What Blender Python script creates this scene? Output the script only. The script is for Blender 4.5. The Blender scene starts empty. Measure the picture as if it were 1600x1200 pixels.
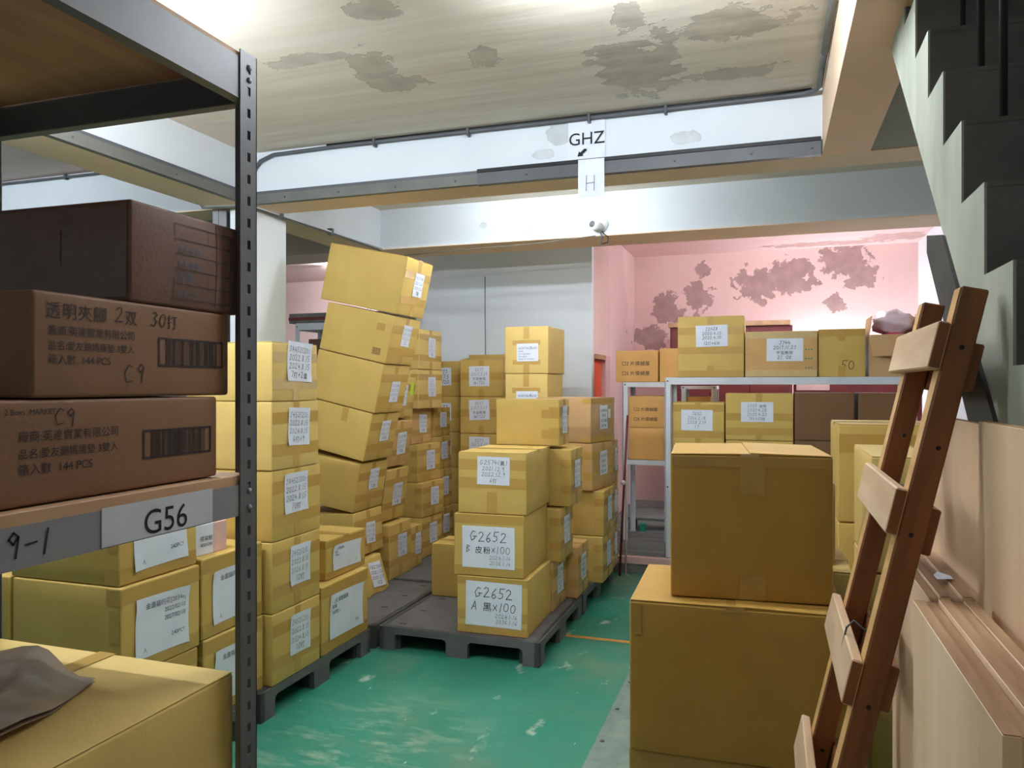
import bpy, bmesh, math, random
from mathutils import Vector, Matrix
random.seed(7)
PI = math.pi
SC = bpy.context.scene
COL = SC.collection

# ---------------------------------------------------------------- camera, world, exposure
YAW = math.atan(405 / 1200)
cam_d = bpy.data.cameras.new('camera')
cam_d.sensor_width = 36.0
cam_d.lens = 27.0
cam_d.shift_y = 3 / 1600
cam_d.clip_start = 0.02
cam = bpy.data.objects.new('camera', cam_d)
cam.location = (0, 0, 1.6)
cam.rotation_euler = (PI / 2, 0, YAW)
COL.objects.link(cam)
SC.camera = cam
SC.view_settings.view_transform = 'Standard'
SC.view_settings.look = 'None'
SC.view_settings.gamma = 1
SC.view_settings.use_curve_mapping = False
SC.view_settings.exposure = 0.35
world = bpy.data.worlds.new('world')
SC.world = world
world.use_nodes = True
world.node_tree.nodes['Background'].inputs[0].default_value = (0.8, 0.85, 1, 1)
world.node_tree.nodes['Background'].inputs[1].default_value = 0.05
TUBE_MAIN, TUBE_AISLE, FILL_BEHIND, TUBE_BAY, TUBE_SIDE, FILL_PINK, TUBE_WALL = 260, 165, 14, 135, 150, 155, 125

# ---------------------------------------------------------------- materials
def lin(c):
    return tuple(((v / 255) / 12.92 if v / 255 <= 0.04045 else ((v / 255 + 0.055) / 1.055) ** 2.4) for v in c) + (1,)

MATS = {}
def _n(nt, t, **kw):
    n = nt.nodes.new(t)
    for k, v in kw.items():
        setattr(n, k, v)
    return n

def base_mat(name):
    m = bpy.data.materials.new(name)
    m.use_nodes = True
    nt = m.node_tree
    return m, nt, nt.nodes['Principled BSDF']

def mat(name, c1, c2=None, rough=0.7, scale=6, stretch=(1, 1, 1), bump=0.0, bscale=60, metal=0.0, detail=4, contrast=(0.3, 0.7), spec=0.4):
    """two-colour procedural noise material"""
    m, nt, b = base_mat(name)
    L = nt.links.new
    tc = _n(nt, 'ShaderNodeTexCoord')
    mp = _n(nt, 'ShaderNodeMapping')
    mp.inputs['Scale'].default_value = stretch
    L(tc.outputs['Object'], mp.inputs['Vector'])
    no = _n(nt, 'ShaderNodeTexNoise')
    no.inputs['Scale'].default_value = scale
    no.inputs['Detail'].default_value = detail
    L(mp.outputs['Vector'], no.inputs['Vector'])
    r = _n(nt, 'ShaderNodeValToRGB')
    r.color_ramp.elements[0].position, r.color_ramp.elements[1].position = contrast
    r.color_ramp.elements[0].color = lin(c1)
    r.color_ramp.elements[1].color = lin(c2 or tuple(max(0, v * 0.9) for v in c1))
    L(no.outputs['Fac'], r.inputs['Fac'])
    L(r.outputs['Color'], b.inputs['Base Color'])
    b.inputs['Roughness'].default_value = rough
    b.inputs['Metallic'].default_value = metal
    b.inputs['Specular IOR Level'].default_value = spec
    if bump:
        n2 = _n(nt, 'ShaderNodeTexNoise')
        n2.inputs['Scale'].default_value = bscale
        n2.inputs['Detail'].default_value = 3
        L(mp.outputs['Vector'], n2.inputs['Vector'])
        bp = _n(nt, 'ShaderNodeBump')
        bp.inputs['Strength'].default_value = bump
        bp.inputs['Distance'].default_value = 0.004
        L(n2.outputs['Fac'], bp.inputs['Height'])
        L(bp.outputs['Normal'], b.inputs['Normal'])
    MATS[name] = m
    return m

def patch_mat(name, c1, c2, peel, centres, rough=0.8, edge=None, nscale=7, streak=(1, 1, 1), k=1.5, rim=None):
    """plaster with flaked patches at real places: centres = [(x,y,z, rx,ry,rz)] in world metres"""
    m, nt, b = base_mat(name)
    L = nt.links.new
    geo = _n(nt, 'ShaderNodeNewGeometry')
    P = geo.outputs['Position']
    mp = _n(nt, 'ShaderNodeMapping')
    mp.inputs['Scale'].default_value = streak
    L(P, mp.inputs['Vector'])
    no = _n(nt, 'ShaderNodeTexNoise')
    no.inputs['Scale'].default_value = 2.2
    no.inputs['Detail'].default_value = 6
    L(mp.outputs['Vector'], no.inputs['Vector'])
    r = _n(nt, 'ShaderNodeValToRGB')
    r.color_ramp.elements[0].position, r.color_ramp.elements[1].position = 0.3, 0.7
    r.color_ramp.elements[0].color = lin(c1)
    r.color_ramp.elements[1].color = lin(c2)
    L(no.outputs['Fac'], r.inputs['Fac'])
    best = None
    for (x, y, z, rx, ry, rz) in centres:
        s = _n(nt, 'ShaderNodeVectorMath', operation='SUBTRACT')
        L(P, s.inputs[0]); s.inputs[1].default_value = (x, y, z)
        d = _n(nt, 'ShaderNodeVectorMath', operation='MULTIPLY')
        L(s.outputs[0], d.inputs[0]); d.inputs[1].default_value = (1 / rx, 1 / ry, 1 / rz)
        ln = _n(nt, 'ShaderNodeVectorMath', operation='LENGTH')
        L(d.outputs[0], ln.inputs[0])
        iv = _n(nt, 'ShaderNodeMath', operation='SUBTRACT')
        iv.inputs[0].default_value = 1.0
        L(ln.outputs['Value'], iv.inputs[1])
        if best is None:
            best = iv.outputs[0]
        else:
            mx = _n(nt, 'ShaderNodeMath', operation='MAXIMUM')
            L(best, mx.inputs[0]); L(iv.outputs[0], mx.inputs[1])
            best = mx.outputs[0]
    n2 = _n(nt, 'ShaderNodeTexNoise')
    n2.inputs['Scale'].default_value = nscale
    n2.inputs['Detail'].default_value = 7
    n2.inputs['Roughness'].default_value = 0.62
    L(P, n2.inputs['Vector'])
    sub = _n(nt, 'ShaderNodeMath', operation='MULTIPLY_ADD')
    L(n2.outputs['Fac'], sub.inputs[0]); sub.inputs[1].default_value = k * 2; sub.inputs[2].default_value = -k
    cl = _n(nt, 'ShaderNodeMath', operation='MAXIMUM')
    L(best, cl.inputs[0]); cl.inputs[1].default_value = -0.6
    ad = _n(nt, 'ShaderNodeMath', operation='ADD')
    L(cl.outputs[0], ad.inputs[0]); L(sub.outputs[0], ad.inputs[1])
    ms = _n(nt, 'ShaderNodeMapRange')
    ms.inputs['From Min'].default_value = 0.28
    ms.inputs['From Max'].default_value = 0.32
    L(ad.outputs[0], ms.inputs['Value'])
    mix = _n(nt, 'ShaderNodeMix', data_type='RGBA')
    L(ms.outputs['Result'], mix.inputs['Factor'])
    L(r.outputs['Color'], mix.inputs['A'])
    n3 = _n(nt, 'ShaderNodeTexNoise')
    n3.inputs['Scale'].default_value = 9
    L(P, n3.inputs['Vector'])
    r2 = _n(nt, 'ShaderNodeValToRGB')
    r2.color_ramp.elements[0].position, r2.color_ramp.elements[1].position = 0.35, 0.65
    r2.color_ramp.elements[0].color = lin(peel)
    r2.color_ramp.elements[1].color = lin(tuple(v * 0.92 for v in peel))
    L(n3.outputs['Fac'], r2.inputs['Fac'])
    L(r2.outputs['Color'], mix.inputs['B'])
    L(mix.outputs['Result'], b.inputs['Base Color'])
    b.inputs['Roughness'].default_value = rough
    iv = _n(nt, 'ShaderNodeMath', operation='MULTIPLY_ADD')
    L(ms.outputs['Result'], iv.inputs[0]); iv.inputs[1].default_value = -1.0
    L(no.outputs['Fac'], iv.inputs[2])
    bp = _n(nt, 'ShaderNodeBump')
    bp.inputs['Strength'].default_value = 0.5
    bp.inputs['Distance'].default_value = 0.012
    L(iv.outputs[0], bp.inputs['Height'])
    L(bp.outputs['Normal'], b.inputs['Normal'])
    MATS[name] = m
    return m

def emit_mat(name, col, strength):
    m, nt, b = base_mat(name)
    b.inputs['Base Color'].default_value = (0.9, 0.9, 0.9, 1)
    b.inputs['Emission Color'].default_value = col + (1,)
    b.inputs['Emission Strength'].default_value = strength
    MATS[name] = m
    return m

def wood_mat(name, c1, c2, grain='Z', rough=0.6, scale=14):
    st = {'X': (0.12, 1, 1), 'Y': (1, 0.12, 1), 'Z': (1, 1, 0.12)}[grain]
    return mat(name, c1, c2, rough, scale, st, bump=0.15, bscale=50, detail=6, contrast=(0.35, 0.65))

# cardboard tones of the cartons, two with shade put into the colour
CARD = {
    'kraft':  ((206, 174, 98), (196, 164, 88)),
    'kraft2': ((201, 168, 92), (190, 157, 84)),
    'tan':    ((202, 162, 104), (193, 152, 96)),
    'pinkish': ((196, 158, 112), (187, 149, 103)),
    'pale':   ((216, 186, 112), (206, 176, 104)),
    'brown':  ((130, 95, 69), (121, 88, 64)),
    'umber':  ((110, 79, 65), (102, 73, 60)),
    'dusky':  ((176, 138, 82), (166, 130, 76)),
    'kraft_shaded':  ((120, 86, 56), (112, 80, 52)),  # kraft darkened to paint the shelf's shadow on the rack cartons
    'kraft_dim':  ((192, 151, 72), (182, 142, 66)),  # kraft deepened so the colour carries the dim light on the right stack
    'orange': ((216, 166, 98), (206, 156, 90)),
}
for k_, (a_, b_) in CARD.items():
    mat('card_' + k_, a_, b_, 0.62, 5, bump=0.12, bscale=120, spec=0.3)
mat('tape', (184, 147, 76), (190, 153, 82), 0.22, 12, bump=0.35, bscale=18, spec=0.5)
mat('tape_dark', (150, 114, 68), (160, 124, 74), 0.25, 12, bump=0.3, bscale=18, spec=0.5)
mat('tape_umber', (104, 74, 62), (94, 66, 56), 0.2, 12, bump=0.4, bscale=18, spec=0.6)
mat('tape_clear', (208, 182, 130), (200, 172, 120), 0.15, 14, bump=0.5, bscale=25, spec=0.6)
mat('paper', (226, 230, 240), (218, 223, 236), 0.6, 8, bump=0.1, bscale=40)
mat('paper_dim', (196, 198, 204), (188, 190, 198), 0.55, 8, bump=0.2, bscale=30)
mat('ink', (28, 30, 44), (22, 24, 38), 0.7, 8)
mat('ink_soft', (62, 66, 84), (52, 56, 74), 0.7, 8)
mat('ink_grey', (92, 96, 108), (84, 88, 100), 0.7, 8)
mat('ink_brown', (46, 34, 34), (40, 30, 30), 0.7, 8)
mat('ink_black', (14, 14, 14), (18, 18, 18), 0.7, 8)
mat('ink_red', (150, 60, 44), (140, 56, 40), 0.7, 8)
mat('lime', (196, 226, 60), (186, 216, 54), 0.6, 8)
mat('pallet', (104, 103, 103), (90, 89, 90), 0.55, 8, bump=0.15, bscale=80)
mat('pallet_dark', (58, 58, 58), (50, 50, 50), 0.6, 8)
mat('steel_grey', (138, 138, 142), (124, 124, 130), 0.45, 5, bump=0.05)
mat('steel_dark', (92, 94, 98), (80, 82, 86), 0.45, 5)
mat('steel_white', (214, 216, 222), (198, 200, 208), 0.5, 5, bump=0.08, bscale=30)
mat('trim_grey', (112, 112, 106), (96, 96, 92), 0.5, 5, bump=0.08)
mat('black', (18, 18, 18), (26, 26, 26), 0.5, 5)
mat('white_plastic', (232, 232, 232), (224, 224, 226), 0.35, 5)
mat('green_block', (40, 140, 120), (36, 128, 110), 0.5, 5)
wood_mat('ply_face', (242, 212, 178), (230, 196, 158), 'Z', 0.55, 9)
wood_mat('ply_edge', (186, 150, 112), (150, 112, 78), 'Y', 0.7, 26)
wood_mat('ladder_wood', (146, 90, 48), (120, 70, 36), 'Z', 0.55, 20)
wood_mat('ladder_lit', (214, 172, 112), (196, 150, 92), 'Y', 0.6, 20)
wood_mat('rung_wood', (214, 184, 150), (196, 160, 124), 'Y', 0.6, 18)
wood_mat('shelf_ply', (192, 154, 118), (170, 132, 98), 'Y', 0.6, 12)
wood_mat('grey_plank', (122, 128, 124), (96, 102, 98), 'X', 0.6, 14)
mat('red_wood', (112, 40, 40), (96, 34, 34), 0.5, 6, bump=0.1)
mat('orange_paint', (226, 96, 60), (214, 84, 52), 0.6, 5)
mat('pink_frame', (226, 186, 180), (214, 174, 168), 0.6, 5)
mat('plaster_white', (238, 242, 245), (230, 236, 240), 0.75, 1.4, bump=0.1, bscale=20)
mat('plaster_beige', (236, 208, 182), (226, 198, 172), 0.8, 2, bump=0.1, bscale=20)
mat('plaster_peach', (248, 210, 186), (238, 200, 176), 0.8, 3, bump=0.25, bscale=12)
mat('left_bay', (216, 190, 184), (206, 180, 174), 0.8, 2, bump=0.1, bscale=20)
mat('stair_side', (186, 190, 174), (150, 154, 142), 0.8, 5, (1, 1, 0.25), bump=0.15, bscale=20)
mat('bar_dark', (66, 62, 58), (48, 46, 44), 0.7, 9, bump=0.2, bscale=40)
mat('stair_dark', (118, 113, 108), (92, 90, 86), 0.75, 6, bump=0.2, bscale=40)
mat('concrete', (134, 134, 128), (92, 94, 92), 0.8, 7, bump=0.3, bscale=30)
mat('plastic_bag', (232, 208, 216), (222, 196, 206), 0.2, 10, bump=0.3, bscale=30, spec=0.7)
mat('pink_bag', (222, 84, 120), (212, 74, 110), 0.3, 10, bump=0.3, bscale=30, spec=0.7)
mat('wrap', (176, 156, 132), (150, 130, 108), 0.22, 9, bump=0.5, bscale=14, spec=0.6)

# ceiling, pink wall, white plaster and floor
patch_mat('ceiling_plaster', (216, 206, 192), (204, 193, 174), (188, 178, 162), [
    (-1.83, 3.36, 3.15, .16, .30, 1), (-1.80, 3.55, 3.15, .20, .13, 1), (-0.62, 3.75, 3.15, .24, .50, 1), (-0.2, 3.42, 3.15, .42, .20, 1),
    (-1.29, 3.40, 3.15, .13, .16, 1), (-1.54, 2.80, 3.15, .17, .12, 1), (-2.08, 3.15, 3.15, .30, .08, 1), (-0.16, 3.95, 3.15, .30, .10, 1),
    (-0.55, 3.2, 3.15, .10, .14, 1)], nscale=7.5, streak=(0.45, 3.6, 1), k=1.15)
patch_mat('pink_plaster', (236, 203, 198), (228, 193, 188), (180, 148, 144), [
    (-0.12, 9.85, 2.84, .42, 1, .30), (0.25, 9.85, 2.93, .40, 1, .25), (-0.80, 9.85, 3.05, .12, 1, .16), (-0.87, 9.85, 2.73, .24, 1, .25),
    (-1.27, 9.85, 2.62, .25, 1, .20), (-1.19, 9.85, 2.48, .26, 1, .15), (-1.45, 9.85, 2.22, .30, 1, .22), (0.82, 9.85, 3.08, .40, 1, .26),
    (1.0, 9.85, 2.90, .26, 1, .20), (0.72, 9.85, 2.58, .16, 1, .16), (-0.9, 9.85, 2.32, .14, 1, .2)], nscale=7, k=1.25)
patch_mat('pink_ceiling', (238, 206, 202), (232, 196, 193), (206, 168, 160), [
    (0.6, 9.6, 3.25, .9, .22, 1), (1.3, 9.4, 3.25, .5, .3, 1)], nscale=7, k=0.9, streak=(0.4, 3, 1))
patch_mat('beam_white', (222, 227, 232), (214, 220, 226), (204, 209, 212), [
    (-1.15, 4.3, 3.06, .12, 1, .09), (-1.25, 4.3, 2.95, .10, 1, .05), (-1.68, 6.05, 2.98, .06, 1, .12), (-1.9, 6.05, 2.88, .05, 1, .04), (-2.3, 6.05, 2.95, .05, 1, .04),
    (-0.45, 4.3, 2.96, .12, 1, .05)], nscale=9, k=0.7)

def floor_mat():
    m, nt, b = base_mat('floor_green')
    L = nt.links.new
    geo = _n(nt, 'ShaderNodeNewGeometry')
    P = geo.outputs['Position']
    def noise(scale, detail, stretch=None):
        n = _n(nt, 'ShaderNodeTexNoise')
        n.inputs['Scale'].default_value = scale
        n.inputs['Detail'].default_value = detail
        n.inputs['Roughness'].default_value = 0.6
        if stretch:
            mp = _n(nt, 'ShaderNodeMapping'); mp.inputs['Scale'].default_value = stretch
            L(P, mp.inputs['Vector']); L(mp.outputs['Vector'], n.inputs['Vector'])
        else:
            L(P, n.inputs['Vector'])
        return n.outputs['Fac']
    def ramp(f, p0, p1, c0, c1):
        r = _n(nt, 'ShaderNodeValToRGB')
        r.color_ramp.elements[0].position, r.color_ramp.elements[1].position = p0, p1
        r.color_ramp.elements[0].color, r.color_ramp.elements[1].color = c0, c1
        L(f, r.inputs['Fac'])
        return r.outputs['Color']
    c = ramp(noise(2.4, 5), 0.32, 0.68, lin((42, 132, 110)), lin((62, 132, 110)))
    def over(base, fac, col):
        mx = _n(nt, 'ShaderNodeMix', data_type='RGBA')
        L(fac, mx.inputs['Factor']); L(base, mx.inputs['A']); mx.inputs['B'].default_value = col
        return mx.outputs['Result']
    W, K = (1, 1, 1, 1), (0, 0, 0, 1)
    c = over(c, ramp(noise(1.3, 6), 0.50, 0.72, K, (0.6, 0.6, 0.6, 1)), lin((136, 142, 112)))
    c = over(c, ramp(noise(5, 9, (1, 0.6, 1)), 0.62, 0.68, K, (0.75, 0.75, 0.75, 1)), lin((186, 198, 180)))
    c = over(c, ramp(noise(28, 3, (1, .25, 1)), 0.72, 0.76, K, W), lin((206, 214, 204)))
    c = over(c, ramp(noise(30, 2), 0.25, 0.29, (0.8, 0.8, 0.8, 1), K), lin((60, 92, 80)))
    # scuffed pale patch in front of the pallets
    sb = _n(nt, 'ShaderNodeVectorMath', operation='DISTANCE')
    L(P, sb.inputs[0]); sb.inputs[1].default_value = (-1.72, 2.98, 0)
    mr = _n(nt, 'ShaderNodeMapRange')
    mr.inputs['From Min'].default_value, mr.inputs['From Max'].default_value = 0.75, 0.1
    L(sb.outputs['Value'], mr.inputs['Value'])
    mu = _n(nt, 'ShaderNodeMath', operation='MULTIPLY')
    L(mr.outputs['Result'], mu.inputs[0])
    L(ramp(noise(7, 9, (.6, 1.5, 1)), 0.50, 0.62, K, W), mu.inputs[1])
    c = over(c, mu.outputs[0], lin((132, 160, 138)))
    L(c, b.inputs['Base Color'])
    rr = ramp(noise(3, 4), 0.3, 0.7, (0.28, 0.28, 0.28, 1), (0.5, 0.5, 0.5, 1))
    L(rr, b.inputs['Roughness'])
    b.inputs['Specular IOR Level'].default_value = 0.4
    MATS['floor_green'] = m
floor_mat()
mat('plate_grey', (128, 146, 136), (106, 124, 114), 0.45, 10, bump=0.8, bscale=45)
mat('orange_line', (206, 146, 70), (186, 130, 64), 0.5, 20)

# ---------------------------------------------------------------- mesh helpers
def link(o, parent=None):
    COL.objects.link(o)
    if parent is not None:
        o.parent = parent
    return o

def mesh_obj(name, verts, faces, m, parent=None, smooth=False, loc=(0, 0, 0), rot=(0, 0, 0)):
    me = bpy.data.meshes.new(name)
    me.from_pydata([tuple(v) for v in verts], [], [tuple(f) for f in faces])
    me.update()
    if smooth:
        me.polygons.foreach_set('use_smooth', [True] * len(me.polygons))
    me.materials.append(MATS[m] if isinstance(m, str) else m)
    o = bpy.data.objects.new(name, me)
    o.location = loc
    o.rotation_euler = rot
    return link(o, parent)

def bm_obj(name, bm, m, parent=None, smooth=False, loc=(0, 0, 0), rot=(0, 0, 0)):
    bmesh.ops.recalc_face_normals(bm, faces=bm.faces)
    me = bpy.data.meshes.new(name)
    bm.to_mesh(me)
    bm.free()
    if smooth:
        me.polygons.foreach_set('use_smooth', [True] * len(me.polygons))
    me.materials.append(MATS[m] if isinstance(m, str) else m)
    o = bpy.data.objects.new(name, me)
    o.location = loc
    o.rotation_euler = rot
    return link(o, parent)

def add_box(bm, lo, hi, bevel=0.0):
    lo, hi = Vector(lo), Vector(hi)
    r = bmesh.ops.create_cube(bm, size=1.0)
    vs = r['verts']
    for v in vs:
        v.co = Vector(((lo[i] + hi[i]) / 2 + v.co[i] * (hi[i] - lo[i])) for i in range(3))
    if bevel:
        es = list({e for v in vs for e in v.link_edges})
        bmesh.ops.bevel(bm, geom=es, offset=bevel, segments=1, affect='EDGES')

def box(name, lo, hi, m, parent=None, bevel=0.0, origin=(0, 0, 0), **kw):
    bm = bmesh.new()
    o = Vector(origin)
    add_box(bm, Vector(lo) - o, Vector(hi) - o, bevel)
    return bm_obj(name, bm, m, parent, **kw)

def tube(name, pts, r, m, parent=None, seg=8, closed=False, loc=(0, 0, 0)):
    """swept tube along a polyline"""
    pts = [Vector(p) for p in pts]
    vs, fs = [], []
    n = len(pts)
    up = Vector((0.13, 0.21, 1)).normalized()
    for i, p in enumerate(pts):
        t = (pts[min(i + 1, n - 1)] - pts[max(i - 1, 0)]).normalized()
        a = t.cross(up)
        if a.length < 1e-3:
            a = t.cross(Vector((1, 0, 0)))
        a.normalize()
        b = t.cross(a)
        for k in range(seg):
            an = 2 * PI * k / seg
            vs.append(p + a * math.cos(an) * r + b * math.sin(an) * r)
    for i in range(n - 1):
        for k in range(seg):
            k2 = (k + 1) % seg
            fs.append((i * seg + k, i * seg + k2, (i + 1) * seg + k2, (i + 1) * seg + k))
    fs.append(tuple(range(seg))[::-1])
    fs.append(tuple((n - 1) * seg + k for k in range(seg)))
    return mesh_obj(name, vs, fs, m, parent, True, loc)

def prism(name, poly, axis, a0, a1, m, parent=None, origin=(0, 0, 0)):
    """extrude a 2-D polygon along axis; X: (y,z)  Y: (x,z)  Z: (x,y)"""
    def P(p, a):
        q = {'X': (a, p[0], p[1]), 'Y': (p[0], a, p[1]), 'Z': (p[0], p[1], a)}[axis]
        return Vector(q) - Vector(origin)
    bm = bmesh.new()
    v0 = [bm.verts.new(P(p, a0)) for p in poly]
    v1 = [bm.verts.new(P(p, a1)) for p in poly]
    f0 = bm.faces.new(v0)
    f1 = bm.faces.new(v1[::-1])
    n = len(poly)
    for i in range(n):
        j = (i + 1) % n
        bm.faces.new((v0[j], v0[i], v1[i], v1[j]))
    bm.normal_update()
    bmesh.ops.triangulate(bm, faces=[f for f in (f0, f1) if len(f.verts) > 4])
    return bm_obj(name, bm, m, parent)

def tag(o, label, cat, group=None):
    o['label'] = label
    o['category'] = cat
    if group:
        o['group'] = group
    return o

def thing(name, label, cat, loc=(0, 0, 0), rot=(0, 0, 0), group=None):
    o = bpy.data.objects.new(name, None)
    o.empty_display_size = 0.1
    o.location = loc
    o.rotation_euler = rot
    link(o)
    return tag(o, label, cat, group)

def struct(o, label=None):
    o['kind'] = 'structure'
    if label:
        o['label'] = label
    return o

# ---------------------------------------------------------------- writing
def _arc(cx, cy, rx, ry, a0, a1, n=7):
    return [(cx + rx * math.cos(math.radians(a0 + (a1 - a0) * i / n)), cy + ry * math.sin(math.radians(a0 + (a1 - a0) * i / n))) for i in range(n + 1)]
STROKE = {   # pen strokes of handwritten characters, (width, [polylines])
    '0': (.6, [_arc(.3, .45, .24, .42, 80, 440, 10)]),
    '1': (.35, [[(.2, .92), (.12, 0)]]),
    '2': (.62, [[(.05, .75), (.2, .92), (.42, .85), (.45, .62), (.05, .05), (.6, .08)]]),
    '3': (.55, [[(.05, .85), (.3, .92), (.45, .75), (.22, .52), (.46, .32), (.3, .02), (.02, .1)]]),
    '4': (.6, [[(.3, .92), (.05, .35), (.58, .4)], [(.42, .62), (.36, 0)]]),
    '5': (.58, [[(.15, .9), (.1, .52), (.38, .5), (.42, .18), (.2, .02), (.02, .08)], [(.14, .9), (.56, .92)]]),
    '6': (.55, [[(.38, .92), (.12, .55), (.06, .2), (.25, .02), (.45, .2), (.3, .42), (.1, .3)]]),
    '7': (.55, [[(.03, .88), (.5, .9), (.25, 0)]]),
    '8': (.55, [[(.42, .8), (.2, .92), (.1, .72), (.42, .25), (.22, .02), (.06, .22), (.45, .75)]]),
    '9': (.55, [[(.45, .75), (.25, .92), (.08, .7), (.25, .5), (.45, .75), (.36, 0)]]),
    '.': (.25, [[(.08, .03), (.14, .07)]]),
    '+': (.6, [[(.05, .42), (.52, .45)], [(.28, .72), (.28, .15)]]),
    '-': (.6, [[(.06, .42), (.5, .46)]]),
    'x': (.55, [[(.05, .65), (.48, .1)], [(.45, .68), (.05, .08)]]),
    '(': (.35, [_arc(.35, .45, .25, .55, 110, 250, 5)]),
    ')': (.35, [_arc(.0, .45, .25, .55, 70, -70, 5)]),
    'G': (.75, [[(.55, .82), (.3, .92), (.06, .5), (.22, .05), (.5, .2), (.52, .42), (.35, .42), (.72, .42)]]),
    'J': (.6, [[(.1, .88), (.55, .9)], [(.36, .9), (.34, .15), (.18, .0), (.04, .15)]]),
    'A': (.65, [[(.04, 0), (.3, .92), (.56, 0)], [(.14, .35), (.48, .35)]]),
    'B': (.6, [[(.1, .9), (.1, 0)], [(.1, .9), (.42, .78), (.12, .5), (.48, .28), (.1, .02)]]),
    'C': (.65, [[(.55, .8), (.3, .9), (.06, .5), (.2, .06), (.55, .12)]]),
    'K': (.6, [[(.1, .9), (.1, 0)], [(.52, .88), (.1, .42), (.55, .02)]]),
    'O': (.7, [_arc(.33, .45, .28, .42, 80, 440, 10)]),
    'H': (.7, [[(.1, .92), (.12, 0)], [(.58, .92), (.6, 0)], [(.1, .45), (.6, .48)]]),
    'F': (.55, [[(.1, .9), (.1, 0)], [(.1, .9), (.5, .92)], [(.1, .5), (.42, .5)]]),
    'T': (.6, [[(.04, .9), (.56, .92)], [(.3, .9), (.3, 0)]]),
    '/': (.4, [[(.34, .95), (.04, 0)]]),
    ' ': (.4, []),
}
_fc = bpy.data.curves.new('type_source', 'FONT')
_fc.resolution_u = 4
_fo = bpy.data.objects.new('type_source', _fc)
COL.objects.link(_fo)
_fcache = {}
def font_mesh(s):
    """flat outline mesh of a printed string, height-normalised to 1 em"""
    if s not in _fcache:
        _fc.body = s
        bpy.context.view_layer.update()
        me = bpy.data.meshes.new_from_object(_fo.evaluated_get(bpy.context.evaluated_depsgraph_get()))
        vs = [(v.co.x, v.co.y) for v in me.vertices]
        fs = [tuple(p.vertices) for p in me.polygons]
        bpy.data.meshes.remove(me)
        w = max([v[0] for v in vs] + [0.3])
        _fcache[s] = (vs, fs, w)
    return _fcache[s]

def ribbon(poly, w):
    vs, fs = [], []
    for i in range(len(poly) - 1):
        (x0, y0), (x1, y1) = poly[i], poly[i + 1]
        d = math.hypot(x1 - x0, y1 - y0) or 1e-6
        ux, uy = (x1 - x0) / d, (y1 - y0) / d
        e = w * 0.35
        x0, y0, x1, y1 = x0 - ux * e, y0 - uy * e, x1 + ux * e, y1 + uy * e
        nx, ny = -uy * w / 2, ux * w / 2
        b = len(vs)
        vs += [(x0 + nx, y0 + ny), (x1 + nx, y1 + ny), (x1 - nx, y1 - ny), (x0 - nx, y0 - ny)]
        fs.append((b, b + 3, b + 2, b + 1))
    return vs, fs

def line_mesh(s, hand=True, pen=0.09, rng=random):
    """a line of writing; returns verts, faces, width with cap height about 0.9"""
    V, F, x = [], [], 0.0
    if not hand:
        vs, fs, w = font_mesh(s)
        return list(vs), list(fs), w
    for ch in s:
        if ch in STROKE:
            w, strokes = STROKE[ch]
            dy, sl = rng.uniform(-.05, .05), rng.uniform(.02, .16)
            for pl in strokes:
                vs, fs = ribbon([(px + sl * py + x, py + dy) for px, py in pl], pen)
                b = len(V)
                V += vs
                F += [tuple(i + b for i in f) for f in fs]
            x += w + .12
        else:
            vs, fs, w = font_mesh(ch)
            b = len(V)
            V += [(vx + x, vy) for vx, vy in vs]
            F += [tuple(i + b for i in f) for f in fs]
            x += w + .12
    return V, F, x

def layout(lines, w, h, hand=True, pen=0.09, align='c', fill=0.86, rng=random):
    """lines of writing centred in a w x h sheet; entry = text or (text, relative size[, align])"""
    V, F = [], []
    items = [(l, 1.0, align) if isinstance(l, str) else (l + (align,))[:3] for l in lines]
    tot = sum(i[1] for i in items)
    y = h / 2 * fill
    unit = h * fill / tot
    for s, k, al in items:
        lh = unit * k
        y -= lh
        if not s:
            continue
        vs, fs, lw = line_mesh(s, hand, pen, rng)
        sc = min(lh * 0.78, w * fill / max(lw, .1))
        x0 = {'c': -lw * sc / 2, 'l': -w * fill / 2, 'r': w * fill / 2 - lw * sc}[al]
        b = len(V)
        V += [(vx * sc + x0, vy * sc + y + lh * .1) for vx, vy in vs]
        F += [tuple(i + b for i in f) for f in fs]
    return V, F

# ---------------------------------------------------------------- cartons
AX = {'+X': ((0, 1, 0), (0, 0, 1), (1, 0, 0)), '-X': ((0, -1, 0), (0, 0, 1), (-1, 0, 0)), '-Y': ((1, 0, 0), (0, 0, 1), (0, -1, 0)),
      '+Y': ((-1, 0, 0), (0, 0, 1), (0, 1, 0)), '+Z': ((1, 0, 0), (0, 1, 0), (0, 0, 1)), '-Z': ((1, 0, 0), (0, -1, 0), (0, 0, -1))}

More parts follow.
